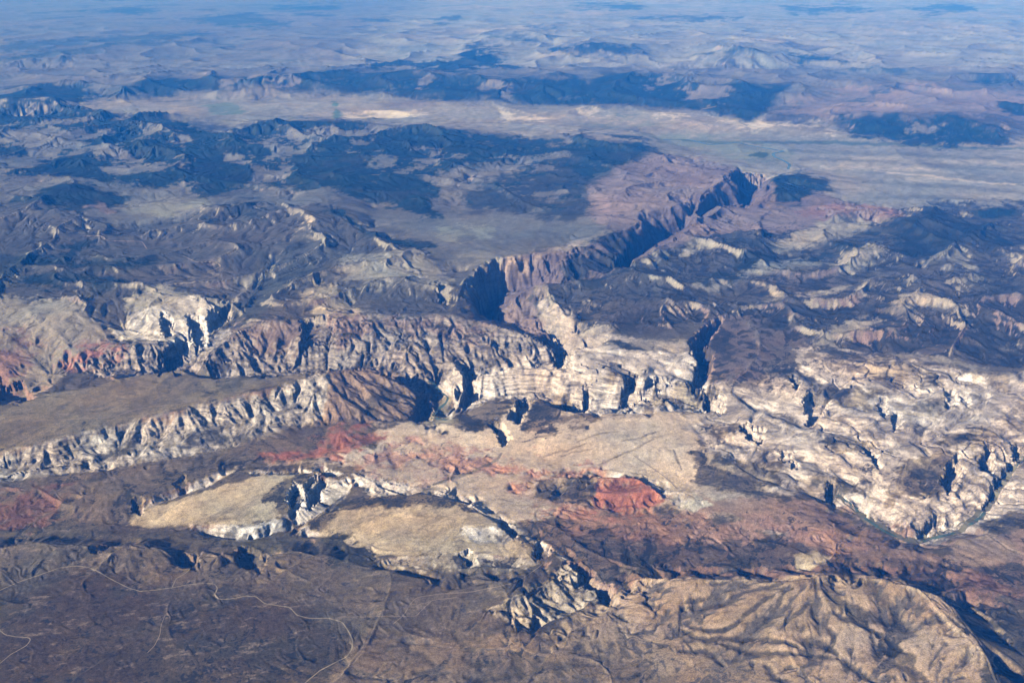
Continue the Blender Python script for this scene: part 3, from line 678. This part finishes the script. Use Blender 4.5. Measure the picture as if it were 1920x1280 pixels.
def gully(Z, lam, amp, seed, gx, gy):
    """run-off grooves that follow the slope"""
    CC = np.zeros((NR, NC), F32)
    fade = sstep(2.0, 4.5, lam / ROWM)
    rows = np.nonzero(fade > 0)[0]
    s = slice(rows[0], rows[-1] + 1)
    cell = lam * 1.8
    x = X[s] / cell; y = Y[s] / cell
    m = np.sqrt(gx[s] ** 2 + gy[s] ** 2) + 1e-6
    px, py = -gy[s] / m, gx[s] / m
    xi = np.floor(x); yi = np.floor(y)
    C = np.zeros(x.shape, F32); S = np.zeros(x.shape, F32); Wt = np.zeros(x.shape, F32)
    for a in (-1, 0, 1):
        for b in (-1, 0, 1):
            cx = xi + a; cy = yi + b
            h = _perm[(_perm[(cx.astype(np.int64) + seed) & 255] + cy.astype(np.int64)) & 255]
            dx = x - cx - 0.5 - 0.8 * (_gx[h] * 0.5); dy = y - cy - 0.5 - 0.8 * (_gy[h] * 0.5)
            w = np.exp(-2.6 * (dx * dx + dy * dy))
            ph = (dx * px + dy * py) * (2 * np.pi * 1.15 * 1.8) + h * 0.0245
            C += w * np.cos(ph); S += w * np.sin(ph); Wt += w
    C /= Wt; S /= Wt
    CC[s] = C
    C = 1 - 2 * ((1 - C) * .5) ** 1.7
    out = np.zeros((NR, NC), F32); ox = out.copy(); oy = out.copy()
    k = amp[s] * fade[s, None]
    out[s] = (C - .75) * k * .8
    ox[s] = -S * px * k * (2 * np.pi / lam); oy[s] = -S * py * k * (2 * np.pi / lam)
    return out, ox, oy, CC * fade[:, None].astype(F32)
def grad(Z):
    gy = np.gradient(Z, axis=0) / ROWM[:, None]
    gx = np.gradient(Z, axis=1) / (DEP[:, None] * (us[1] - us[0]))
    return gx, gy - gx * (us[None, :] * CP)
ERO = blur(ERO, 4)
gx, gy = grad(blur(BASEW + .5 * (Z - BASEW), 6))
GUL = np.zeros((NR, NC), F32)
RIB = blur((OBJ == OBJECTS.index('cliff_terrain')).astype(F32), 4)
for k, lam in enumerate((1900., 900., 430., 210., 110.)):
    slope = np.sqrt(gx ** 2 + gy ** 2)
    amp = (ERO * np.clip(slope * 1.6, 0.02, .55) * lam * 0.125).astype(F32)
    amp = amp * ((.6, .9, 1.3, 1.0, .7)[k] * (1 + 2.6 * FAR)).astype(F32)
    amp = amp * (1 + (np.array((.35, .5, 1.25, .9, .6))[k] - 1) * RIB).astype(F32)
    d, ox, oy, CC = gully(Z, lam, amp, 7 + k * 13, gx, gy)
    Z = Z + d; GUL += CC * (.7, 1., 1., .6, .3)[k] / 1.6; gx = gx + .45 * ox; gy = gy + .45 * oy
print('gully', round(time.time() - T0, 1))
for sl_, d_ in STROKES: Z[sl_] -= d_
# terraces in banded rock
STR = blur(STR, 3)
step = 58.0
zz = (Z + 14 * NB) / step
fz = zz - np.floor(zz)
TER = STR * (1 - .72 * blur((OBJ == OBJECTS.index('slickrock_terrain.001')).astype(F32), 4)) * (1 - .4 * blur((OBJ == OBJECTS.index('cliff_terrain')).astype(F32), 4))
Z = Z + TER * 0.62 * step * (sstep(.42, .95, fz) - fz) * sstep(26000, 20000, ys)[:, None]

# side canyons, slots and pits added to hold shade: rim outline, depth in metres
PITS = """
1296,640 1322,615 1350,598 1338,618 1322,640 1332,662 1331,690 1322,712 1302,722 1306,700 1312,680 1302,655|230
1332,726 1346,729 1352,750 1356,770 1330,765 1323,748|200
786,745 795,742 808,765 802,785 784,783 782,765|180
980,745 985,740 996,750 992,765 975,775 968,765|120
960,768 975,762 982,775 970,790 955,782|110
928,790 945,800 955,820 944,832 935,812 922,796|90
1064,752 1092,756 1096,768 1078,770|120
1100,727 1112,730 1102,752 1096,750|110
1168,755 1172,722 1190,700 1200,712 1196,732 1180,748|190
1205,735 1214,712 1232,706 1240,726 1225,716 1214,738|120
1170,768 1195,748 1195,756 1178,768|60
1390,800 1400,795 1412,808 1430,822 1422,826 1405,818|120
1412,800 1436,802 1430,808 1412,806|60
1466,838 1486,842 1484,852 1472,856|70
1484,864 1500,866 1496,872 1486,870|50
1480,702 1490,703 1500,722 1495,730 1486,715|80
1510,750 1520,735 1548,752 1540,772 1524,788 1516,785 1524,768 1512,768|110
1620,830 1630,834 1645,850 1644,862 1634,852|80
1552,905 1562,898 1574,912 1566,935 1556,932|130
1770,905 1780,868 1798,855 1802,880 1790,905 1780,922|150
1844,860 1850,838 1858,840 1866,868 1860,876 1846,868|120
1900,830 1908,828 1916,848 1912,862 1906,850|110
1724,1002 1736,980 1758,958 1768,962 1764,980 1745,985|130
1846,955 1868,905 1885,880 1900,858 1905,866 1894,890 1880,905 1862,938|170
1650,745 1660,742 1664,760 1656,775|70
1676,770 1690,765 1690,785 1682,798|70
1775,730 1790,725 1795,745 1780,758|60
1800,735 1812,738 1820,755 1812,752|50
880,520 915,498 930,490 946,502 944,540 930,560 925,575 905,588 898,575 904,545|330
905,588 925,580 955,598 945,602 925,598|100
1040,672 1052,655 1078,655 1062,668 1045,682|150
1355,335 1390,322 1435,334 1410,362 1405,378 1395,380 1388,352|260
1160,480 1200,462 1195,480 1180,495 1150,492|150
1012,482 1030,478 1036,515 1022,520|70
1068,478 1084,472 1092,505 1078,510|70
822,540 835,535 840,558 828,560|90
568,600 610,595 626,605 615,640 590,630 570,640|120
285,695 325,660 345,640 370,652 345,672 320,690 300,700|150
320,690 340,700 330,706|60
400,580 432,575 425,592 400,606 392,595|150
355,590 372,596 386,620 384,640 370,640 362,622|120
305,590 318,592 320,625 306,622|100
320,1046 335,1030 365,1040 370,1046 345,1056|70
443,1030 470,1022 503,1040 495,1052 465,1062 445,1045|70
170,1022 205,1014 212,1018 190,1032 172,1030|45
1088,1072 1110,1082 1148,1104 1140,1122 1128,1118 1118,1100|120
1060,1050 1080,1052 1112,1072 1105,1075|50
1010,1012 1030,1020 1032,1036 1012,1042 1002,1035|60
862,1036 878,1034 890,1046 880,1052|55
940,968 970,990 965,1002 945,990|50
540,930 556,905 566,920 560,950 548,960|70
575,905 600,890 610,895 590,930 580,945|60
250,955 256,932 268,940 262,960|55
1770,1118 1800,1112 1815,1130 1800,1140|10
-20,722 40,718 62,745 30,752 -20,755|90
330,905 345,895 352,905 340,915|30
"""
PITM = np.zeros((NR, NC), F32)
for ln in PITS.strip().splitlines():
    s, dep = ln.split('|'); dep = float(dep) * 1.6
    R = region(s, BASE, 14)
    if R is None: continue
    sl, sd = R
    rows = np.arange(sl[0].start, sl[0].stop)
    wall = np.clip(dep * 0.22 / (DEP[rows] * (us[1] - us[0])), 1.6, 7)[:, None]
    m = sstep(-0.8, 1.0, (sd + 2.2 * NF[sl] + 1.4) / wall)
    Z[sl] -= (m * dep).astype(F32)
    PITM[sl] = np.maximum(PITM[sl], m)
# smaller cuts in the bare sandstone, brush along the joints
SLK = blur(((STR > .85) & (ROCK < .3)).astype(F32), 8)
cut = sstep(.055, .0, np.abs(perlin(X / 900 + perlin(X / 300, Y / 300, 5) * .35, Y / 900, 301))) * sstep(.05, .3, perlin(X / 1500, Y / 1500, 305))
Z -= SLK * cut * 85
dome = sum(w * np.abs(perlin(X / l + .35 * perlin(X / (l * .6), Y / (l * .6), 8 + q), Y / (l * 1.25), 311 + q)) for q, (l, w) in enumerate(((1700, 190), (760, 95), (300, 12))))
big = .35 + .9 * sstep(-.5, .6, perlin(X / 3000, Y / 3000, 351))
Z += SLK * (dome - 85) * big
# plant canopy height in the woods
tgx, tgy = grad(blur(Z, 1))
thin = sstep(.04, .30, tgy + .10 * NE) * .08  # south-facing woods painted lighter, shading put into the colour along with sparser trees
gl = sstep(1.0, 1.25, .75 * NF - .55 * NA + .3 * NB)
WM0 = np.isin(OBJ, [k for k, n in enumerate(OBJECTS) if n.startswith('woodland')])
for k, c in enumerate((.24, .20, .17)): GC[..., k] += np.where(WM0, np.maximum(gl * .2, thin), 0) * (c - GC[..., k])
WMASK = np.isin(OBJ, [k for k, n in enumerate(OBJECTS) if n.startswith('woodland')])
Z += blur(WMASK.astype(F32), 1) * (6 + 5 * NF)
print('relief', round(time.time() - T0, 1))

# ------------------------------------------------------------------ final colours
gx, gy = grad(Z)
slope = np.sqrt(gx ** 2 + gy ** 2)
rockm = sstep(ROCK - .10, ROCK + .14, slope + .05 * NF + .12 * PITM) * sstep(.95, .9, ROCK)
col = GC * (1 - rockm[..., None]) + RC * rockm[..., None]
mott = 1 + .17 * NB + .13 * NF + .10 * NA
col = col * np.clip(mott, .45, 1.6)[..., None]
hue = (.06 * NW)[..., None] * np.array([1, 0, -1], F32)
col = np.clip(col * (1 + hue), 0.012, .8)
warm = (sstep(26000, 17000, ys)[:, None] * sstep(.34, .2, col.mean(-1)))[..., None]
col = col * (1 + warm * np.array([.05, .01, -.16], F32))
cool = (sstep(19000, 27000, ys)[:, None] * sstep(.4, .25, col.mean(-1)))[..., None]      # far ground tinted bluer, distance haze put into the colour
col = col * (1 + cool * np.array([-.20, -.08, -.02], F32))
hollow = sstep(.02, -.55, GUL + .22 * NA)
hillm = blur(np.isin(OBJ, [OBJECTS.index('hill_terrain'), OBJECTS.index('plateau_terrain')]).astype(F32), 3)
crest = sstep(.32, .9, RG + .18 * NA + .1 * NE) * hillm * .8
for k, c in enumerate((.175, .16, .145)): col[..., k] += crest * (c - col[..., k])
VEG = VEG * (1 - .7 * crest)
jt = SLK * np.maximum(cut * .75, sstep(.05, .0, np.abs(perlin((X + .6 * Y) / 520 + .3 * perlin(X / 260, Y / 260, 71), (Y - .5 * X) / 1400, 331))) * sstep(-.1, .35, NB) * .6)
for k, c in enumerate((.10, .085, .072)): col[..., k] += jt * (c - col[..., k])
scrub = np.clip(sstep(.35, 1.25, NA + .5 * NB + .25 * NF) * VEG * 1.7, 0, .85)
bare = sstep(.75, 1.5, NW * .5 + NA * .8 - .4 * NB) * np.clip(1 - VEG * 1.2, 0, 1) * .45
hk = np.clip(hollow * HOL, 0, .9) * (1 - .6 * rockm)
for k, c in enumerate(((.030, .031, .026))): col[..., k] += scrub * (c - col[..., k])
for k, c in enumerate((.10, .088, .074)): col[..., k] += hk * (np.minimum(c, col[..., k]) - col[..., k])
col *= (1 + bare)[..., None]
NEAR = sstep(21000, 15000, ys)[:, None]
sx_, sy_ = X + .35 * Y, Y - .22 * X
stk = sum(w * perlin(sx_ / l + .4 * perlin(X / 700, Y / 700, 415), sy_ / (l * .38), 401 + q) for q, (l, w) in enumerate(((900, .6), (400, .75), (170, .8), (75, .6))))
olive = sstep(-.2, .9, NB + .4 * NA) * NEAR * .35
for k, c in enumerate((.085, .075, .050)): col[..., k] += olive * np.clip(VEG * 2, 0, 1) * (c - col[..., k]) * (col.mean(-1) < .16)
pale = sstep(.4, 1.1, stk) * NEAR * .5 * (1 - sstep(.5, .8, VEG))
dusk = sstep(-.35, -.95, stk) * NEAR * .6
for k, c in enumerate((.30, .235, .185)): col[..., k] += pale * (np.maximum(c, col[..., k] * 1.15) - col[..., k])
col *= (1 - .55 * dusk)[..., None]
VEGF = np.clip(VEG * (1 - .65 * rockm) + (hollow - .35) * .5 * np.clip(ERO, 0, 1) * (1 - .5 * rockm) + .12 * NB + .10 * NA - .06, 0, 1)
VEGF[WMASK] = 0
STRF = np.clip(STR * (.35 + .65 * rockm), 0, 1)

# ------------------------------------------------------------------ materials
def terrain_material(name):
    m = bpy.data.materials.new(name); m.use_nodes = True
    n, l = m.node_tree.nodes, m.node_tree.links
    b = n['Principled BSDF']; b.inputs['Roughness'].default_value = .95; b.inputs['Specular IOR Level'].default_value = .08
    def attr(a):
        k = n.new('ShaderNodeAttribute'); k.attribute_name = a; return k
    def math_(op, a, c, clamp=False):
        k = n.new('ShaderNodeMath'); k.operation = op; k.use_clamp = clamp
        for i, v in enumerate((a, c)):
            if isinstance(v, (int, float)): k.inputs[i].default_value = v
            else: l.new(v, k.inputs[i])
        return k.outputs[0]
    def noise(scale, detail, rough=.6, vec=None):
        k = n.new('ShaderNodeTexNoise'); k.inputs['Scale'].default_value = scale; k.inputs['Detail'].default_value = detail; k.inputs['Roughness'].default_value = rough
        l.new(vec, k.inputs['Vector']); return k.outputs['Fac']
    def rng(v, a, c, d, e):
        k = n.new('ShaderNodeMapRange'); k.clamp = True
        for i, q in zip((1, 2, 3, 4), (a, c, d, e)): k.inputs[i].default_value = q
        l.new(v, k.inputs[0]); return k.outputs[0]
    geo = n.new('ShaderNodeNewGeometry').outputs['Position']
    mp = n.new('ShaderNodeMapping'); mp.inputs['Scale'].default_value = (.0014, .0014, .019); l.new(geo, mp.inputs[0])
    base = attr('Col').outputs['Color']; veg = attr('veg').outputs['Fac']; st = attr('strata').outputs['Fac']
    # rock bands that follow the height
    bands = rng(noise(1.0, 3.0, .75, mp.outputs[0]), .36, .62, -.68, .30)
    f1 = math_('ADD', math_('MULTIPLY', bands, st), 1.0)
    # grain of soil and rock
    f2 = rng(noise(.02, 3.0, .7, geo), .25, .75, .74, 1.26)
    f3 = rng(noise(.052, 2.0, .7, geo), .30, .70, .60, 1.40)
    fac = math_('MULTIPLY', math_('MULTIPLY', f1, f2), f3)
    mul = n.new('ShaderNodeVectorMath'); mul.operation = 'SCALE'; l.new(base, mul.inputs[0]); l.new(fac, mul.inputs['Scale'])
    # shrubs and junipers
    nz = math_('ADD', math_('MULTIPLY', noise(.026, 2.0, .75, geo), .62), math_('MULTIPLY', noise(.005, 3.0, .6, geo), .38))
    thr = math_('SUBTRACT', .70, math_('MULTIPLY', veg, .40))
    dens = math_('MULTIPLY', math_('SUBTRACT', nz, thr), 13.0, True)
    mix = n.new('ShaderNodeMix'); mix.data_type = 'RGBA'
    l.new(math_('MULTIPLY', dens, .86), mix.inputs['Factor']); l.new(mul.outputs[0], mix.inputs['A']); mix.inputs['B'].default_value = (.020, .021, .017, 1)
    l.new(mix.outputs['Result'], b.inputs['Base Color'])
    bump = n.new('ShaderNodeBump'); bump.inputs['Strength'].default_value = .55; bump.inputs['Distance'].default_value = 14.0
    l.new(noise(.011, 4.0, .62, geo), bump.inputs['Height']); l.new(bump.outputs[0], b.inputs['Normal'])
    return m
ground_mat = terrain_material('dry_ground')

# ------------------------------------------------------------------ split the land into its landforms
CO = np.stack([X, Y, Z], -1).reshape(-1, 3).astype(F32)
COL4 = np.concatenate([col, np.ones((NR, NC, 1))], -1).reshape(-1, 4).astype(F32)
VEGv = VEGF.reshape(-1).astype(F32); STRv = STRF.reshape(-1).astype(F32)
idx = np.arange(NR * NC).reshape(NR, NC)
quads = np.stack([idx[:-1, :-1], idx[:-1, 1:], idx[1:, 1:], idx[1:, :-1]], -1).reshape(-1, 4)
fobj = OBJ[:-1, :-1].reshape(-1)
def grid_object(name, faces):
    used = np.unique(faces)
    remap = np.zeros(NR * NC, np.int32); remap[used] = np.arange(len(used))
    me = bpy.data.meshes.new(name)
    nf = len(faces)
    me.vertices.add(len(used)); me.vertices.foreach_set('co', CO[used].ravel())
    me.loops.add(nf * 4); me.loops.foreach_set('vertex_index', remap[faces].ravel())
    me.polygons.add(nf); me.polygons.foreach_set('loop_start', np.arange(0, nf * 4, 4, dtype=np.int32))
    me.update(calc_edges=True)
    me.polygons.foreach_set('use_smooth', np.ones(nf, bool))
    NX = VN[used]
    a = me.attributes.new('Col', 'FLOAT_COLOR', 'POINT'); a.data.foreach_set('color', COL4[used].ravel())
    a = me.attributes.new('veg', 'FLOAT', 'POINT'); a.data.foreach_set('value', VEGv[used])
    a = me.attributes.new('strata', 'FLOAT', 'POINT'); a.data.foreach_set('value', STRv[used])
    me.normals_split_custom_set_from_vertices(NX)
    me.materials.append(ground_mat)
    o = bpy.data.objects.new(name, me); scene.collection.objects.link(o)
    return o
VN = np.stack([-gx, -gy, np.ones_like(gx)], -1); VN /= np.linalg.norm(VN, axis=-1, keepdims=True); VN = VN.reshape(-1, 3).astype(F32)
LABELS = {
 'plain_terrain': ('bare open ground left between the named landforms', 'ground'),
 'far_plain_terrain': ('pale hazy desert plain along the top of the picture', 'plain'),
 'far_mountain': ('blue hazy mountain range beyond the pale river valley', 'mountain'),
 'valley_terrain': ('wide pale river valley between the two dark forested ranges', 'valley'),
 'mountain': ('bare glades and slopes of the forested mountain before the pale valley', 'mountain'),
 'park_valley_terrain': ('smooth light grey grass valley below the dark forested mountain', 'valley'),
 'plateau_terrain': ('grey ridged plateau around the slot canyon and middle ridges', 'plateau'),
 'canyon_terrain': ('purple red walled river canyon winding up to the mountain gate', 'canyon'),
 'hill_terrain': ('speckled hills with pale peaks above the white slickrock', 'hills'),
 'badlands_terrain': ('tan and red slopes at the edge below the dark cliff wood', 'badlands'),
 'bluff_terrain': ('purple grey gullied bluffs above the river bend', 'bluffs'),
 'cliff_terrain': ('long banded white cliff face cut by dark couloirs', 'cliff'),
 'plateau_terrain.001': ('smooth dark brown plateau top behind the long white cliff', 'plateau'),
 'plain_terrain.001': ('dark scrubby slope at the foot of the long white cliff', 'slope'),
 'basin_terrain': ('smooth tan basin floor below the banded canyon walls', 'basin'),
 'slickrock_terrain': ('cream banded canyon wall beside the shadowed slot canyon', 'canyon wall'),
 'slickrock_terrain.001': ('broad maze of swirling white slickrock domes and clefts', 'slickrock'),
 'slickrock_terrain.002': ('white sandstone knob with dark clefts on the grey plateau', 'slickrock'),
 'slickrock_terrain.003': ('narrow white fin of rock standing in the river bend', 'rock fin'),
 'scrubland_terrain': ('dark brushy lowland behind the near tan hill', 'scrubland'),
 'scrubland_terrain.001': ('dark shaded scrub slope falling away beside the tan hill', 'scrubland'),
 'bench_terrain': ('dark sagebrush bench crossed by the winding pale road', 'bench'),
 'foothill_terrain': ('low brown knolls along the bottom edge', 'foothills'),
 'hill_terrain.001': ('large tan hill with dark branching gullies', 'hill'),
 'hill_terrain.002': ('dark hill striped with white ledges beside a gorge', 'hill'),
 'mesa_terrain': ('tan grassy mesa top with a white cliff on its end', 'mesa'),
 'mesa_terrain.001': ('tan grassy mesa top with a small white outcrop and blob-shaped clearing', 'mesa'),
 'cliff_terrain.001': ('white cliff with dark clefts between the two tan mesas', 'cliff'),
 'cliff_terrain.002': ('low cream cliff band above the first tan mesa', 'cliff'),
 'cliff_terrain.003': ('low broken cliff along the front of the second tan mesa', 'cliff'),
 'ridge_terrain': ('thin straight white rock fin running past the mesas', 'ridge'),
}
REDS = ['long dark red bed under the white cliff foot', 'dark red gullied slope at the edge below the white cliff', 'bright red gullied badland hill in the basin', 'small red patch beside the dark knoll',
        'thin red wavy ledge above the bright red hill', 'red patch below the dark knoll', 'faint red ground in the middle of the basin', 'pale red ground beside the long red bed', 'red streaked slope behind the dark brush',
        'dull red apron beside the river bend', 'red brown patch in the dark brush', 'red brown slope beside the far brush', 'red gullied slope at the far edge by the tan ground', 'small red ledge on the purple bluff', 'red brown cap of the purple bluff']
for k, t in enumerate(REDS): LABELS['badlands_terrain.%03d' % (k + 1)] = (t, 'badlands')
WOODS = ['dark blue pine forest along the far mountain range', 'dark forest on the hazy peak at the far edge', 'dark forest strips on the far mesas', 'dark forest on the top of the far bald mountain', 'dark forest on the mountain beyond the pale valley floor',
         'large dark pine forest over the middle mountain', 'dark wood on the isolated knoll by the grey grass valley', 'dark juniper wood above the tan slopes', 'dark wood on the knoll beside the mountain gate', 'speckled wood on the round hill', 'dark wood on the hill above the pale peaks',
         'dark wood strip on the sharp grey ridge', 'dark wood on the canyon rim slope']
for k, t in enumerate(WOODS): LABELS['woodland' + ('.%03d' % k if k else '')] = (t, 'forest')
for k, n in enumerate(OBJECTS):
    f = quads[fobj == k]
    if len(f) == 0: continue
    base = n.split('.')[0]
    o = grid_object('forest' if base == 'woodland' else base, f)
    lab, cat = LABELS.get(n, ('stretch of bare desert ground', 'ground'))
    o['label'] = lab; o['category'] = cat
    o['kind'] = 'stuff' if base == 'woodland' else 'structure'
print('mesh', round(time.time() - T0, 1))

# ------------------------------------------------------------------ rivers and roads
def ribbon(name, s, width, lift, mat, label, cat, kind='structure', smooth_z=False):
    p = pts(s)
    d = np.concatenate([[0], np.cumsum(np.hypot(np.diff(p[:, 0]), np.diff(p[:, 1])))])
    t = np.linspace(0, d[-1], max(4, int(d[-1] / 1.5)))
    q = np.stack([np.interp(t, d, p[:, 0]), np.interp(t, d, p[:, 1])], 1)
    for _ in range(4): q[1:-1] = .25 * q[:-2] + .5 * q[1:-1] + .25 * q[2:]
    x, y = hit(q[:, 0], q[:, 1], blur(Z, 2) if smooth_z else Z)
    for _ in range(3): x[1:-1] = .25 * x[:-2] + .5 * x[1:-1] + .25 * x[2:]; y[1:-1] = .25 * y[:-2] + .5 * y[1:-1] + .25 * y[2:]
    tx, ty = np.gradient(x), np.gradient(y); L = np.hypot(tx, ty) + 1e-6
    nx, ny = -ty / L, tx / L
    K = 5; vs = []
    wv = width * (1 + .25 * perlin(t / 14, t * 0, 77))
    for a in np.linspace(-.5, .5, K):
        xx = x + nx * wv * a; yy = y + ny * wv * a
        i, j = to_idx(xx, yy)
        ii, jj = np.floor(i).astype(int), np.floor(j).astype(int)
        ii = np.clip(ii, 0, NR - 2); jj = np.clip(jj, 0, NC - 2)
        zz = np.maximum(np.maximum(Z[ii, jj], Z[ii + 1, jj]), np.maximum(Z[ii, jj + 1], Z[ii + 1, jj + 1])) * .5 + sample(Z, i, j) * .5
        if smooth_z: zz = sample(Z, i, j)
        vs.append(np.stack([xx, yy, zz + lift], 1))
    V = np.stack(vs, 1)
    if smooth_z:
        V[:, :, 2] = np.minimum.accumulate(V[:, :, 2].mean(1))[:, None] if False else V[:, :, 2].mean(1)[:, None]
    n = len(t); ids = np.arange(n * K).reshape(n, K)
    F = np.stack([ids[:-1, :-1], ids[:-1, 1:], ids[1:, 1:], ids[1:, :-1]], -1).reshape(-1, 4)
    me = bpy.data.meshes.new(name); me.from_pydata(V.reshape(-1, 3).tolist(), [], F.tolist()); me.materials.append(mat)
    o = bpy.data.objects.new(name, me); scene.collection.objects.link(o)
    o['label'] = label; o['category'] = cat; o['kind'] = kind
    return o
def simple_mat(name, c, rough, nscale, var):
    m = bpy.data.materials.new(name); m.use_nodes = True
    n, l = m.node_tree.nodes, m.node_tree.links
    b = n['Principled BSDF']; b.inputs['Roughness'].default_value = rough; b.inputs['Specular IOR Level'].default_value = .3 if rough < .5 else .05
    g = n.new('ShaderNodeNewGeometry'); t = n.new('ShaderNodeTexNoise'); t.inputs['Scale'].default_value = nscale; t.inputs['Detail'].default_value = 4
    l.new(g.outputs['Position'], t.inputs['Vector'])
    r = n.new('ShaderNodeValToRGB')
    r.color_ramp.elements[0].color = (*[a * (1 - var) for a in c], 1); r.color_ramp.elements[1].color = (*[min(1, a * (1 + var)) for a in c], 1)
    l.new(t.outputs['Fac'], r.inputs[0]); l.new(r.outputs[0], b.inputs['Base Color'])
    return m
road_mat = simple_mat('pale_dirt', (.27, .225, .16), .95, .01, .3)
track_mat = simple_mat('dirt_track', (.27, .215, .165), .95, .01, .3)
water_mat = simple_mat('river_water', (.07, .115, .10), .25, .004, .25)
bank_mat = simple_mat('river_bank', (.15, .14, .10), .9, .006, .45)
def crop(s, ox, oy):
    p = pts(s) / 3 + np.array([ox, oy])
    return ' '.join('%.1f,%.1f' % tuple(a) for a in p)
main_road = crop("-60,465 0,440 100,395 220,355 330,315 430,302 500,312 560,340 640,385 720,425 790,445 880,438 970,425 1060,408 1140,398 1210,405 1225,430 1205,465 1230,490 1300,488 1380,472 1440,475 1490,515 1560,525 1630,535 1670,580 1740,597 1850,597 1925,618 1960,670 1985,720 1980,770 1950,815 1920,828 1800,890 1740,940 1710,965", 0, 960)
ribbon('road', main_road, 17, 3, road_mat, 'winding pale main road across the dark sagebrush bench', 'road')
ribbon('road', crop("970,420 990,375 1050,340 1100,290 1180,235 1230,222", 0, 960), 14, 3, road_mat, 'short pale spur road climbing to the bench rim', 'road')
ribbon('road', crop("-30,640 0,665 30,690 100,702 160,705 175,715 150,750 60,800 0,850 -40,880", 0, 960), 13, 3, road_mat, 'curved pale road at the bottom corner of the bench', 'road')
ribbon('track_path', crop("0,590 420,585 510,495 650,480", 640, 960), 10, 3, track_mat, 'straight angled dirt track on the bench', 'track')
ribbon('track_path', crop("290,630 350,580 400,500 430,478 560,460 720,450 880,420 960,400 1040,360 1130,295", 640, 960), 13, 3, track_mat, 'faint dirt track running to the striped hill', 'track')
ribbon('track_path', crop("1640,210 1540,220 1480,245 1350,285 1150,320 1000,355 870,365 760,385 620,430 330,440", 0, 640), 16, 4, track_mat, 'dirt track along the rim of the white cliff', 'track')
ribbon('track_path', crop("1030,480 1110,520 1220,520 1245,540 1200,560 1160,575 1240,585 1200,600 1080,635 930,645", 0, 320), 26, 6, road_mat, 'pale switchback track above the white knob', 'track')
ribbon('track_path', crop("470,370 570,370 610,398 800,400 825,440", 0, 320), 24, 6, track_mat, 'thin pale track on the grey middle plateau', 'track')
ribbon('track_path', crop("930,575 905,640 900,690 870,750 830,790", 0, 960), 9, 3, track_mat, 'reddish track on the dark bench', 'track')
ribbon('track_path', crop("1640,640 1700,680 1760,720 1840,780 1890,830", 640, 640), 20, 4, track_mat, 'thin track beside the bright red hill', 'track')
ribbon('river', "800,715 812,718 818,728 832,738 842,745 838,755 826,764 816,772 810,782 822,786 838,787", 75, 5, water_mat, 'green river bending under the white fin of rock', 'river', smooth_z=True)
ribbon('river_bank_terrain', "1572,925 1600,948 1625,972 1660,995 1700,1012 1724,1014 1760,1004 1800,994 1832,972 1858,942 1876,915 1890,895 1915,862 1960,830", 190, 4, bank_mat, 'green river bank under the slickrock maze', 'river bank', smooth_z=True)
ribbon('river', "1572,927 1600,950 1625,975 1660,998 1700,1015 1724,1017 1760,1007 1800,997 1832,975 1859,945 1878,917 1892,897 1917,864 1960,832", 60, 9, water_mat, 'narrow river winding below the slickrock maze', 'river', smooth_z=True)
ribbon('river', "1478,318 1482,310 1470,302 1452,295 1448,288 1470,284 1420,276 1380,268 1330,272 1290,262 1230,262", 150, 9, water_mat, 'distant blue river crossing the pale valley', 'river', smooth_z=True)

# ------------------------------------------------------------------ air
hx, y0, y1 = us[-1] * DEP[-1] + 3000, -9000.0, ys[-1] + 3000
zb, zt = float(Z.min()) - 1.5, H + 40
hv = [(sx, yy, zz) for zz in (zb, zt) for (sx, yy) in ((-hx, y0), (hx, y0), (hx, y1), (-hx, y1))]
hf = [(0, 3, 2, 1), (4, 5, 6, 7), (0, 1, 5, 4), (1, 2, 6, 5), (2, 3, 7, 6), (3, 0, 4, 7)]
me = bpy.data.meshes.new('haze'); me.from_pydata(hv, [], hf)
hm = bpy.data.materials.new('haze_air'); hm.use_nodes = True
hn = hm.node_tree.nodes; hn.remove(hn['Principled BSDF'])
pv = hn.new('ShaderNodeVolumePrincipled'); pv.inputs['Color'].default_value = (.02, .23, 1.0, 1); pv.inputs['Absorption Color'].default_value = (1, 1, 1, 1); pv.inputs['Density'].default_value = HAZE; pv.inputs['Anisotropy'].default_value = -.12
hm.node_tree.links.new(pv.outputs[0], hn['Material Output'].inputs['Volume'])
me.materials.append(hm)
ho = bpy.data.objects.new('haze', me); scene.collection.objects.link(ho)
ho['kind'] = 'stuff'; ho['label'] = 'thin blue haze in the air over the land'; ho['category'] = 'haze'
scene.cycles.use_denoising = True
scene.cycles.volume_bounces = 0
scene.cycles.max_bounces = 4
scene.cycles.diffuse_bounces = 0
print('done', round(time.time() - T0, 1))
